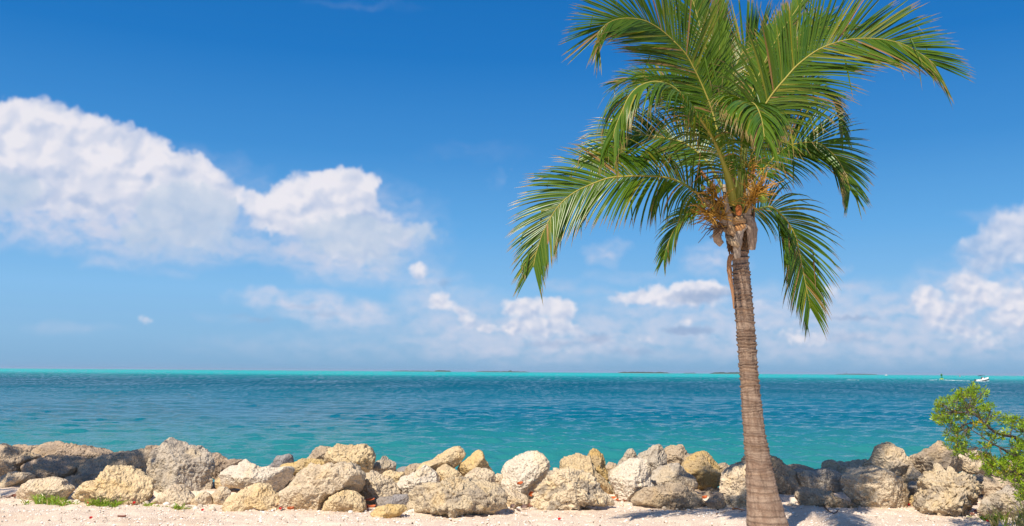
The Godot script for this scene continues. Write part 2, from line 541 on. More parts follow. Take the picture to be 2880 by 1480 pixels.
# ---------------------------------------------------------------- sea
func build_sea() -> void:
	var depths := PackedFloat32Array()
	var d := 12.0
	while d < 22000.0:
		depths.append(d)
		d += 0.16 if d < 22.0 else maxf(0.1, d * d * 0.00014)
	depths.append(26000.0)
	depths.reverse()
	var w := 560
	var waves := []
	var r := RandomNumberGenerator.new()
	r.seed = 5
	for i in 26:
		var l := 0.55 * pow(1.19, i)                   # wavelengths from ripples to a long low swell
		var a := r.randf_range(-0.75, 0.75) + 0.25
		var amp := 0.0115 * pow(l, 0.86) * r.randf_range(0.7, 1.3)
		if l > 2.2:
			amp *= pow(2.2 / l, 1.15)
		waves.append([l, Vector2(sin(a), cos(a)) * TAU / l, amp, r.randf() * TAU])
	var gust := noise(0.035, 3, 71)
	var edge := noise(0.004, 4, 72)
	var mottle := noise(0.02, 4, 73)
	var v := PackedVector3Array()
	var c := PackedColorArray()
	var uv := PackedVector2Array()
	for depth in depths:
		var dz := 0.16 if depth < 22.0 else maxf(0.1, depth * depth * 0.00014)
		var half := 9.0 + 0.74 * depth
		var dx := 2.0 * half / (w - 1)
		var use := []
		for q in waves:
			if q[0] > dz * 1.3 and q[0] > dx * 2.4:
				use.append(q)
		for i in w:
			var x := -half + dx * i
			var h := 0.0
			if use.size():
				var g := 1.0 + 0.75 * gust.get_noise_2d(x, depth * 0.5)
				for q in use:
					h += q[2] * sin(q[1].x * x + q[1].y * depth + q[3] + 2.0 * gust.get_noise_2d(x * 0.7, depth + 300.0))
				h *= g
			v.append(Vector3(x, SEA_LEVEL + h, -depth))
			uv.append(Vector2(x / 5.5, depth / 4.2))
			# kinds of water: pale green over the inshore sand, blue channel over weed, sand bank beyond
			var e := edge.get_noise_2d(x * 0.6, depth * 0.8)
			var m := mottle.get_noise_2d(x * 0.5, depth * 0.7)
			var ld := log(depth) + e * 0.16 + m * 0.05
			var col := Color(0.020, 0.185, 0.198)
			col = col.lerp(Color(0.002, 0.110, 0.165), smooth01(log(32.0), log(64.0), ld))
			col = col.lerp(Color(0.001, 0.080, 0.125), smooth01(log(90.0), log(180.0), ld))
			col = col.lerp(Color(0.001, 0.15, 0.17), smooth01(log(230.0), log(480.0), ld))
			col = col.lerp(Color(0.012, 0.36, 0.36), smooth01(log(420.0), log(900.0), ld))
			c.append(col)
	# where the wave faces are too small for the mesh, its normals carry their lean towards the shore
	var lean := noise(0.9, 2, 74)
	var lean_big := noise(0.06, 3, 75)
	var nrm := grid_normals(v, w, depths.size())
	for j in depths.size():
		var depth := depths[j]
		var far := smooth01(30.0, 140.0, depth)
		for i in w:
			var p := v[j * w + i]
			var k := lean.get_noise_2d(p.x / (depth * 0.0052), float(j) * 0.42) + 0.5 * lean_big.get_noise_2d(p.x, depth * 0.3)
			nrm[j * w + i] = (nrm[j * w + i] + Vector3(k * 0.05, 0.0, (0.21 + 0.17 * k)) * far).normalized()
	put(grid_mesh(v, c, w, depths.size(), uv, nrm), "sea", mats.sea).set_meta("kind", "structure")

# ---------------------------------------------------------------- low islands on the horizon
func build_islands() -> void:
	# [left px, right px, height px, depth, label]
	var list := [
		[1100.0, 1222.0, 2.2, 9000.0, "faintest long low island on the horizon, left of the short dark one"],
		[1221.0, 1268.0, 4.2, 6800.0, "short dark wooded island on the horizon, left of the palm fronds"],
		[1336.0, 1490.0, 2.6, 8200.0, "long thin island on the horizon with one taller clump of trees"],
		[1738.0, 1883.0, 4.0, 6500.0, "longest dark island on the horizon, just left of the palm trunk"],
		[1924.0, 1956.0, 2.2, 9000.0, "tiny pale island on the horizon between two darker ones"],
		[2002.0, 2100.0, 4.8, 6200.0, "dark wooded island on the horizon half hidden by the palm trunk"],
		[2354.0, 2466.0, 2.6, 9500.0, "pale hazy island on the horizon right of the palm trunk"]]
	var bank := plain(Color.WHITE, 1.0, true)
	for k in list.size():
		var s: Array = list[k]
		var depth: float = s[3]
		var a := at(s[0], 1046.0, depth)
		var b := at(s[1], 1046.0, depth)
		var top: float = s[2] * depth / FOCAL + 0.8
		var o := thing("wooded_island", Vector3((a.x + b.x) / 2.0, SEA_LEVEL, -depth), s[4], "island", "islands on the horizon")
		var n := noise(0.02, 4, 80 + k)
		var st := begin()
		var half := (b.x - a.x) / 2.0
		var cols := 60
		var rows := 8
		var pts: Array[PackedVector3Array] = []
		for j in rows + 1:
			var row := PackedVector3Array()
			for i in cols + 1:
				var u := lerpf(-1.0, 1.0, float(i) / cols)
				var t := lerpf(-1.0, 1.0, float(j) / rows)
				var env_h := pow(maxf(1.0 - pow(absf(u), 6.0), 0.0), 0.5) * pow(maxf(1.0 - t * t, 0.0), 0.4)
				var hh := top * env_h * (0.82 + 0.5 * n.get_noise_2d(u * half * 0.8, t * 60.0))
				if k == 2:
					hh *= 1.0 + 1.0 * smooth01(0.09, 0.02, absf(u - 0.28))
				row.append(Vector3(u * half, hh - 0.5, t * 70.0))
			pts.append(row)
		for j in rows:
			for i in cols:
				st.set_color(Color(0.035, 0.06, 0.035))
				quad(st, pts[j][i], pts[j][i + 1], pts[j + 1][i + 1], pts[j + 1][i])
		put(finish(st), "trees", bank, o)
		var beach := begin()
		tube(beach, PackedVector3Array([Vector3(-half * 1.01, 0.1, 72), Vector3(half * 1.01, 0.1, 72)]), PackedFloat32Array([0.7, 0.7]), 6, Color(0.3, 0.28, 0.22))
		put(finish(beach), "shore", bank, o)
		if k == 6:
			var tower := begin()
			var bx := at(2381.0, 1046.0, depth).x - o.position.x
			tube(tower, PackedVector3Array([Vector3(bx, 0, 0), Vector3(bx, 34, 0)]), PackedFloat32Array([1.6, 0.9]), 6, Color(0.12, 0.13, 0.15))
			var mast := put(finish(tower), "mast", bank, o)
			mast.set_meta("label", "thin grey mast standing on the pale island")

# ---------------------------------------------------------------- boulders
# each: [view, layer behind the sand's edge, stone, label, outline seen from the front]; views hold [left, top, scale] of the close look the outline was taken from
const VIEWS := [[0.0, 0.0, 1.0], [0.0, 1220.0, 6.619], [340.0, 1220.0, 5.517], [660.0, 1220.0, 5.517], [980.0, 1220.0, 5.517], [1300.0, 1220.0, 5.517], [1640.0, 1220.0, 5.517], [1960.0, 1220.0, 5.517], [2300.0, 1220.0, 4.441]]
# stone: base colour, stain colour, how much stain, roughness of form
const STONES := {
	"white": [Color(0.76, 0.685, 0.60), Color(0.46, 0.405, 0.355), 0.25, 1.0],
	"cream": [Color(0.68, 0.575, 0.445), Color(0.47, 0.385, 0.30), 0.32, 1.0],
	"yellow": [Color(0.70, 0.565, 0.375), Color(0.50, 0.39, 0.27), 0.28, 1.0],
	"gold": [Color(0.67, 0.51, 0.27), Color(0.52, 0.42, 0.29), 0.3, 0.8],
	"ochre": [Color(0.58, 0.43, 0.215), Color(0.46, 0.37, 0.26), 0.4, 1.1],
	"tan": [Color(0.54, 0.445, 0.345), Color(0.35, 0.285, 0.23), 0.38, 1.0],
	"grey": [Color(0.55, 0.49, 0.425), Color(0.34, 0.305, 0.275), 0.42, 1.15],
	"rough": [Color(0.60, 0.505, 0.375), Color(0.34, 0.295, 0.255), 0.5, 1.5],
	"spotted": [Color(0.69, 0.585, 0.44), Color(0.22, 0.20, 0.195), 0.42, 1.2],
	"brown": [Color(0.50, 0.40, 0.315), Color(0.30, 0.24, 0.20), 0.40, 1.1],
	"slate": [Color(0.34, 0.325, 0.345), Color(0.46, 0.445, 0.45), 0.25, 0.3],
}
const BOULDERS := [
	[1, 1.3, "tan", "tan and grey boulder cut by the left edge, above a paler flat one", [-200,300, 0,205, 120,208, 330,290, 440,350, 560,365, 650,410, 670,450, 560,520, 430,570, 390,690, 250,760, 0,830, -200,830]],
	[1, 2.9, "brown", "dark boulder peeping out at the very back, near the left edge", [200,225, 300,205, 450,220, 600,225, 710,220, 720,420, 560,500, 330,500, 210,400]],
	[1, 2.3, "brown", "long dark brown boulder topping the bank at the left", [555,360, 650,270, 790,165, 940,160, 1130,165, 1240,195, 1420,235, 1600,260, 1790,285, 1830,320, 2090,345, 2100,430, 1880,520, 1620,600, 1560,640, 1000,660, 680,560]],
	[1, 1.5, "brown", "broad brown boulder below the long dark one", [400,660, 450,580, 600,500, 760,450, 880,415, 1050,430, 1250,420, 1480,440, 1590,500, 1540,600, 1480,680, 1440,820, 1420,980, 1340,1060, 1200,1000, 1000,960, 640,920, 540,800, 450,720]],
	[0, 1.7, "tan", "sloping grey and tan boulder leading up to the pyramid-shaped one", [208,1372, 216,1340, 225,1309, 245,1296, 272,1285, 317,1276, 345,1272, 373,1267, 393,1263, 420,1265, 434,1274, 440,1311, 436,1350, 400,1395, 300,1400, 225,1395]],
	[1, 0.75, "cream", "flat tilted cream boulder lying at the left edge", [-200,880, 0,800, 180,720, 430,700, 550,710, 680,760, 640,830, 480,910, 290,1070, 60,1160, -200,1195]],
	[1, 0.4, "cream", "low pitted boulder behind the leftmost grass clump", [270,1140, 330,1050, 450,940, 600,860, 780,840, 930,830, 1070,840, 1200,880, 1200,940, 1340,1010, 1360,1040, 1290,1120, 1200,1220, 900,1260, 500,1260, 330,1210]],
	[0, 0.6, "yellow", "wide cream boulder behind the second grass clump from the left", [181,1405, 189,1392, 211,1371, 240,1356, 272,1351, 285,1341, 285,1326, 296,1314, 329,1312, 358,1317, 374,1320, 392,1332, 418,1343, 432,1350, 433,1374, 424,1394, 412,1409, 358,1418, 270,1421, 200,1415]],
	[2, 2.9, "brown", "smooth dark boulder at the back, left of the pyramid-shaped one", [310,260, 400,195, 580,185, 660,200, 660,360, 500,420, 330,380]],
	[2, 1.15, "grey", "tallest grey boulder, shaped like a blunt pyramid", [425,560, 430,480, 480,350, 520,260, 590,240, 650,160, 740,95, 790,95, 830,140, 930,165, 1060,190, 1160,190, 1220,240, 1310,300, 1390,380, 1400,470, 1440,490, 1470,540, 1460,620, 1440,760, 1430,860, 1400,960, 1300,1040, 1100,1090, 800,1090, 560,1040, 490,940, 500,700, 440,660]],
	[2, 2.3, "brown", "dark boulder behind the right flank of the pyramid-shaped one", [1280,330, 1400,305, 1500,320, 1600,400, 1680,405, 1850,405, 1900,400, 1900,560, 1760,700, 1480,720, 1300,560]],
	[2, 0.3, "cream", "small cream boulder in front of the pyramid-shaped one", [460,1080, 560,970, 700,860, 830,775, 900,780, 990,820, 1050,890, 1060,940, 1110,970, 1110,1030, 1020,1090, 850,1110, 600,1120]],
	[2, 0.38, "cream", "small upright cream stone right of the small cream boulder", [1040,1080, 1160,980, 1220,930, 1300,900, 1360,920, 1400,970, 1410,1090, 1280,1120, 1130,1120]],
	[2, 0.62, "cream", "stone wedged between the small upright stone and the long white boulder", [1370,940, 1440,880, 1530,820, 1620,830, 1700,910, 1690,980, 1600,1070, 1480,1110, 1390,1100]],
	[2, 1.25, "yellow", "yellowish stone wedged right of the pyramid-shaped boulder", [1460,720, 1530,655, 1600,620, 1730,615, 1790,720, 1780,870, 1690,930, 1500,880, 1450,810]],
	[3, 1.0, "white", "long knobbly white boulder with an overhanging right end", [-260,640, -170,560, -60,500, 20,500, 60,440, 150,405, 200,415, 240,450, 340,470, 440,500, 540,490, 600,520, 700,530, 780,510, 880,520, 915,560, 890,630, 850,720, 760,820, 700,930, 640,960, 560,900, 300,860, 120,880, 0,860, -200,860]],
	[3, 0.4, "yellow", "large pale yellow boulder below the long white one", [-190,1120, -100,980, 0,900, 120,830, 300,775, 430,770, 540,785, 580,860, 640,930, 700,1020, 735,1090, 710,1170, 560,1190, 300,1190, 0,1185, -140,1170]],
	[3, 2.2, "slate", "smooth blue-grey stone standing up against the water", [590,490, 615,410, 650,350, 720,320, 800,295, 850,300, 890,350, 905,440, 880,540, 760,580, 640,560]],
	[3, 2.35, "slate", "small dark stone beside the smooth blue-grey one", [520,500, 570,450, 625,445, 640,520, 580,560, 530,550]],
	[3, 1.6, "gold", "golden boulder right of the smooth blue-grey stone", [680,560, 740,480, 860,440, 930,420, 1050,395, 1200,390, 1330,400, 1420,440, 1400,600, 1150,700, 950,700, 780,640]],
	[3, 0.65, "cream", "broad domed cream boulder in the front row, left of centre", [710,980, 720,900, 780,840, 860,780, 900,690, 930,620, 1050,550, 1150,490, 1300,460, 1550,450, 1800,440, 1880,500, 1960,580, 2010,640, 2000,800, 1900,920, 1700,1010, 1500,1080, 1400,1150, 1250,1195, 960,1190, 830,1200, 750,1140, 705,1050]],
	[3, 1.95, "tan", "rounded grey-tan boulder left of the topmost cream one", [1105,400, 1180,300, 1240,230, 1320,205, 1450,205, 1560,300, 1500,460, 1300,520, 1150,480]],
	[3, 1.4, "yellow", "big rugged cream boulder topping the bank left of centre", [1370,420, 1390,320, 1460,220, 1590,160, 1700,145, 1800,180, 1860,180, 1960,180, 2005,175, 2055,210, 2135,260, 2175,350, 2165,430, 2125,530, 2020,620, 1900,640, 1700,600, 1500,540, 1400,480]],
	[4, 1.75, "grey", "grey-brown lump beside the topmost cream boulder", [290,620, 350,530, 400,430, 480,390, 510,350, 570,345, 640,385, 700,415, 735,460, 730,560, 740,680, 600,740, 420,720]],
	[4, 0.7, "cream", "flat-faced pale boulder overhanging a grey slab", [0,790, 100,690, 210,630, 380,580, 540,595, 640,640, 700,710, 730,780, 780,850, 815,940, 760,1030, 600,1080, 440,1110, 320,1100, 220,1030, 150,960, 60,890, 5,840]],
	[4, 1.25, "yellow", "pale yellow stone behind the flat-faced boulder", [520,610, 590,570, 650,560, 740,600, 870,600, 900,700, 820,820, 700,800, 600,720]],
	[4, 0.85, "white", "bright white boulder between the flat-faced and the rugged front one", [715,800, 800,710, 860,640, 1000,590, 1080,570, 1160,510, 1220,510, 1310,570, 1370,640, 1400,720, 1380,860, 1200,960, 1000,1010, 850,980, 770,900]],
	[4, 2.1, "slate", "small smooth light grey stone at the waterline", [722,620, 740,545, 830,515, 900,505, 960,560, 900,680, 780,690]],
	[4, 1.75, "tan", "tan stone right of the smooth light grey one", [840,640, 880,540, 950,480, 1050,460, 1130,465, 1220,500, 1200,640, 1050,700, 900,700]],
	[4, 1.35, "yellow", "long tilted boulder pointing up to the right", [1040,570, 1100,500, 1170,440, 1290,425, 1420,330, 1540,240, 1640,205, 1720,200, 1780,260, 1812,330, 1770,420, 1700,490, 1620,570, 1480,640, 1300,680, 1150,680]],
	[4, 0.98, "yellow", "yellow-spotted stone below the long tilted boulder", [1320,620, 1400,520, 1500,465, 1600,530, 1720,600, 1775,670, 1770,780, 1600,820, 1400,800]],
	[4, 0.5, "slate", "grey slab lying behind the small golden rock", [405,1080, 440,1020, 500,980, 620,970, 680,945, 800,945, 950,940, 980,1050, 960,1150, 700,1160, 560,1160, 440,1150]],
	[4, 0.12, "gold", "small low golden rock nearest the camera", [290,1250, 360,1215, 390,1170, 480,1120, 600,1105, 760,1100, 890,1110, 910,1190, 790,1270, 680,1300, 550,1325, 410,1310]],
	[3, 0.3, "yellow", "round cream boulder beside the orange leaves", [1355,1180, 1380,1080, 1450,990, 1560,920, 1700,890, 1830,890, 1900,920, 1980,1000, 2015,1080, 2025,1160, 1990,1235, 1850,1240, 1700,1225, 1500,1210]],
	[4, 0.4, "rough", "largest rough grey and cream boulder at the front centre", [890,1100, 920,950, 960,850, 1040,770, 1170,740, 1350,720, 1560,700, 1800,715, 1980,715, 2110,725, 2245,780, 2345,805, 2405,850, 2435,930, 2455,1040, 2450,1130, 2365,1180, 2215,1200, 1965,1220, 1500,1250, 1100,1270, 850,1270, 800,1230]],
	[5, 1.2, "gold", "smooth golden boulder pointing up at the centre", [-85,560, -40,470, 0,420, 80,360, 200,280, 260,255, 310,280, 340,340, 340,390, 390,450, 440,510, 478,590, 440,700, 240,740, 60,720, -40,650]],
	[5, 0.72, "cream", "small pinkish lump in front of the smooth golden boulder", [10,740, 80,610, 160,550, 230,525, 330,540, 420,570, 480,600, 505,660, 510,760, 420,840, 200,840, 60,810]],
	[5, 0.95, "cream", "small stone squeezed left of the white boulder at the centre", [480,650, 540,600, 620,630, 670,690, 650,800, 540,820, 480,740]],
	[5, 0.85, "white", "tall white boulder standing alone at the centre", [610,660, 640,520, 680,450, 780,400, 900,340, 1030,290, 1110,280, 1200,300, 1250,340, 1280,390, 1330,440, 1338,510, 1322,580, 1345,640, 1310,740, 1230,830, 1160,940, 1090,1020, 900,1020, 700,920, 600,800, 590,720]],
	[5, 0.5, "cream", "low pale rock with an orange leaf resting against it", [590,820, 700,860, 850,900, 1000,960, 1080,1060, 1110,1150, 900,1165, 730,1150, 660,1080, 620,940]],
	[5, 0.4, "spotted", "large cream boulder with black stains right of the white one", [1085,1040, 1110,950, 1150,850, 1250,780, 1310,650, 1400,580, 1500,540, 1600,550, 1800,590, 1876,600, 1976,640, 2076,730, 2136,810, 2216,910, 2296,980, 2370,1090, 2270,1110, 2076,1110, 1876,1110, 1700,1130, 1400,1170, 1160,1190, 1095,1150]],
	[5, 0.75, "yellow", "smooth cream boulder behind the black-stained one", [1515,500, 1540,420, 1600,360, 1750,315, 1900,330, 1990,340, 2030,440, 2100,560, 2220,700, 2330,850, 2370,940, 2330,1030, 2100,950, 1900,850, 1700,720, 1540,620]],
	[6, 0.95, "ochre", "small golden spire leaning on the smooth cream boulder", [25,440, 50,370, 90,290, 160,230, 220,255, 250,290, 320,330, 345,400, 347,480, 370,580, 395,700, 370,790, 280,740, 180,640, 80,530]],
	[6, 1.85, "tan", "low tan stone at the waterline right of the golden spire", [330,520, 400,440, 510,455, 570,510, 560,640, 440,680, 340,640]],
	[6, 1.55, "grey", "narrow grey stone standing up beside the whitest boulder", [500,560, 570,430, 590,380, 650,320, 700,250, 760,238, 810,280, 828,350, 830,450, 760,560, 640,620, 540,620]],
	[6, 0.7, "white", "whitest boulder, behind the upright stick", [410,660, 440,590, 560,520, 640,460, 760,390, 880,370, 1000,400, 1060,450, 1085,560, 1060,660, 1060,760, 1095,820, 1040,900, 900,960, 800,1040, 720,1080, 600,1080, 540,1010, 480,880, 425,760]],
	[6, 1.2, "grey", "grey-topped boulder above the whitest one", [845,400, 860,300, 920,250, 1010,195, 1090,185, 1190,180, 1240,220, 1270,290, 1283,370, 1280,480, 1260,600, 1130,640, 1000,580, 900,490]],
	[6, 1.75, "tan", "flat-topped tan boulder at the back, left of the ochre one", [1255,270, 1340,205, 1440,170, 1570,175, 1610,250, 1615,300, 1720,330, 1760,420, 1650,560, 1450,620, 1290,560]],
	[6, 1.25, "ochre", "large ochre boulder with a dark hollow beneath, left of the palm", [1500,520, 1600,420, 1690,350, 1760,300, 1895,275, 1985,290, 2035,340, 2055,400, 2105,450, 2145,560, 2165,680, 2160,780, 2095,850, 1965,880, 1825,860, 1700,760, 1580,640]],
	[6, 0.72, "grey", "rounded grey boulder in front of the ochre one", [1020,720, 1090,590, 1180,530, 1290,500, 1400,470, 1500,480, 1570,540, 1590,600, 1680,640, 1760,700, 1778,770, 1740,860, 1650,910, 1500,900, 1350,880, 1200,880, 1080,850]],
	[6, 0.35, "tan", "low tan rock in the front row, left of the palm trunk", [720,1070, 800,960, 880,900, 940,840, 1100,810, 1250,800, 1380,770, 1480,775, 1580,810, 1700,870, 1730,920, 1800,920, 1870,1000, 1950,1120, 1850,1160, 1600,1160, 1300,1140, 1000,1120, 850,1110]],
	[7, 1.7, "tan", "tan boulder at the waterline between the ochre one and the palm", [290,480, 400,465, 440,460, 540,510, 580,600, 520,720, 400,760, 300,640]],
	[7, 0.5, "brown", "small dark stone in the hollow under the ochre boulder", [120,1060, 230,950, 310,910, 400,920, 420,1020, 420,1160, 350,1180, 200,1160]],
	[7, 0.7, "cream", "pitted cream boulder directly left of the palm trunk", [380,850, 400,720, 440,640, 520,550, 600,500, 750,480, 920,500, 980,700, 980,1000, 900,1150, 770,1150, 600,1140, 450,1155, 395,1060]],
	[7, 1.15, "tan", "broad boulder behind the palm trunk, its right side bare", [555,520, 620,400, 680,330, 760,310, 900,280, 1100,300, 1180,360, 1240,400, 1330,430, 1400,480, 1500,580, 1560,760, 1575,880, 1600,1010, 1660,1130, 1500,1150, 1300,1130, 900,1100, 700,800]],
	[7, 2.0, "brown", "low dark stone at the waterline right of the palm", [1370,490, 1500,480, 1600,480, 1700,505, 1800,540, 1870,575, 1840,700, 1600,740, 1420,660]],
	[7, 1.0, "grey", "dark pitted boulder in the shade right of the palm", [1480,580, 1600,550, 1800,585, 1930,560, 2037,534, 2180,590, 2299,695, 2320,820, 2290,960, 2050,960, 1800,940, 1580,880, 1530,720]],
	[0, 0.4, "tan", "low sloping slab right of the palm trunk", [2240,1394, 2246,1374, 2268,1370, 2300,1374, 2320,1378, 2336,1384, 2352,1398, 2374,1407, 2401,1416, 2420,1424, 2380,1431, 2330,1428, 2290,1424, 2250,1421]],
	[8, 1.6, "cream", "low cream boulder at the back, left of the tall cream one", [60,460, 90,360, 160,330, 220,340, 260,360, 310,345, 400,350, 540,320, 620,310, 680,420, 620,560, 450,620, 250,600, 120,560]],
	[8, 1.1, "cream", "tall knobbly cream boulder topping the bank right of the palm", [590,340, 640,200, 665,130, 740,130, 830,115, 900,118, 970,160, 1040,200, 1070,260, 1110,310, 1132,400, 1120,500, 1090,610, 1000,680, 850,680, 700,620, 610,500]],
	[8, 0.6, "cream", "large rounded boulder crossed by the shadow of palm fronds", [288,660, 310,570, 370,510, 430,430, 520,400, 640,395, 760,430, 900,490, 1030,550, 1100,610, 1145,670, 1150,770, 1140,890, 1090,940, 900,940, 600,920, 450,890, 350,830, 300,740]],
	[8, 1.2, "tan", "big smooth tan boulder left of the shrub", [1170,360, 1190,290, 1280,200, 1380,140, 1470,95, 1530,100, 1570,150, 1600,200, 1700,260, 1800,330, 1820,440, 1720,560, 1500,620, 1330,600, 1220,500]],
	[8, 1.6, "cream", "pale boulder behind the shrub's hanging twigs", [1640,270, 1760,200, 1900,190, 2050,195, 2150,230, 2215,290, 2230,400, 2100,500, 1850,500, 1700,420]],
	[8, 0.9, "cream", "small pale stone between the two tall right-hand boulders", [1090,600, 1110,460, 1150,380, 1200,400, 1270,460, 1350,540, 1380,640, 1300,700, 1150,700]],
	[8, 0.6, "grey", "small grey stone right of the shadow-crossed boulder", [1120,680, 1200,590, 1330,600, 1420,640, 1450,720, 1410,820, 1320,900, 1200,900, 1150,820]],
	[8, 0.5, "rough", "large stained boulder below the shrub", [1270,920, 1310,840, 1370,700, 1350,600, 1390,530, 1480,500, 1570,430, 1650,400, 1760,420, 1900,460, 1990,510, 2060,600, 2095,700, 2085,790, 2020,890, 1940,950, 1880,990, 1800,1015, 1600,990, 1400,970]],
	[8, 0.4, "grey", "low layered rock under the shrub at the right edge", [1985,960, 2060,850, 2150,780, 2250,700, 2400,660, 2520,690, 2700,780, 2750,940, 2576,1030, 2400,1060, 2200,1040, 2050,1010]],
	[8, 1.0, "tan", "shaded boulder behind the shrub's lower branches", [1985,590, 2060,480, 2200,460, 2350,500, 2600,520, 2700,640, 2650,800, 2400,860, 2200,860, 2080,820]],
	[8, 1.7, "cream", "farthest right boulder, seen through the shrub", [2320,380, 2400,330, 2500,325, 2650,350, 2700,460, 2560,560, 2380,520]],
	[0, 1.15, "tan", "small stone filling the gap left of the shaded boulder under the shrub", [2736,1342, 2765,1334, 2792,1344, 2797,1376, 2762,1388, 2734,1372]],
	[0, 1.5, "brown", "dark stone deep in the crevice beside the domed cream boulder", [796,1338, 826,1328, 852,1346, 848,1392, 815,1398, 793,1372]],
	[8, 0.42, "gold", "little yellow stone tucked beside the shadow-crossed boulder", [1130,800, 1180,770, 1215,800, 1215,880, 1180,920, 1130,905]],
]
var spheres := {}

func sphere(level: int) -> Array:
	if spheres.has(level):
		return spheres[level]
	var t := (1.0 + sqrt(5.0)) / 2.0
	var v: Array[Vector3] = []
	for p in [[-1, t, 0], [1, t, 0], [-1, -t, 0], [1, -t, 0], [0, -1, t], [0, 1, t], [0, -1, -t], [0, 1, -t], [t, 0, -1], [t, 0, 1], [-t, 0, -1], [-t, 0, 1]]:
		v.append(Vector3(p[0], p[1], p[2]).normalized())
	var f := PackedInt32Array([0,11,5, 0,5,1, 0,1,7, 0,7,10, 0,10,11, 1,5,9, 5,11,4, 11,10,2, 10,7,6, 7,1,8, 3,9,4, 3,4,2, 3,2,6, 3,6,8, 3,8,9, 4,9,5, 2,4,11, 6,2,10, 8,6,7, 9,8,1])
	for l in level:
		var mid := {}
		var g := PackedInt32Array()
		for i in range(0, f.size(), 3):
			var m := [0, 0, 0]
			for e in 3:
				var a := f[i + e]
				var b := f[i + (e + 1) % 3]
				var key := mini(a, b) * 1000000 + maxi(a, b)
				if not mid.has(key):
					mid[key] = v.size()
					v.append((v[a] + v[b]).normalized())
				m[e] = mid[key]
			g.append_array([f[i], m[0], m[2], f[i + 1], m[1], m[0], f[i + 2], m[2], m[1], m[0], m[1], m[2]])
		f = g
	# Godot's front faces run clockwise
	for i in range(0, f.size(), 3):
		var k := f[i + 1]
		f[i + 1] = f[i + 2]
		f[i + 2] = k
	spheres[level] = [PackedVector3Array(v), f]
	return spheres[level]

var n_lump := noise(2.4, 3, 91)
var n_mid := noise(4.2, 3, 95)
var n_rough := noise(9.0, 4, 92)
var n_pit := noise(16.0, 2, 93, FastNoiseLite.TYPE_CELLULAR)
var n_stain := noise(3.0, 4, 94)

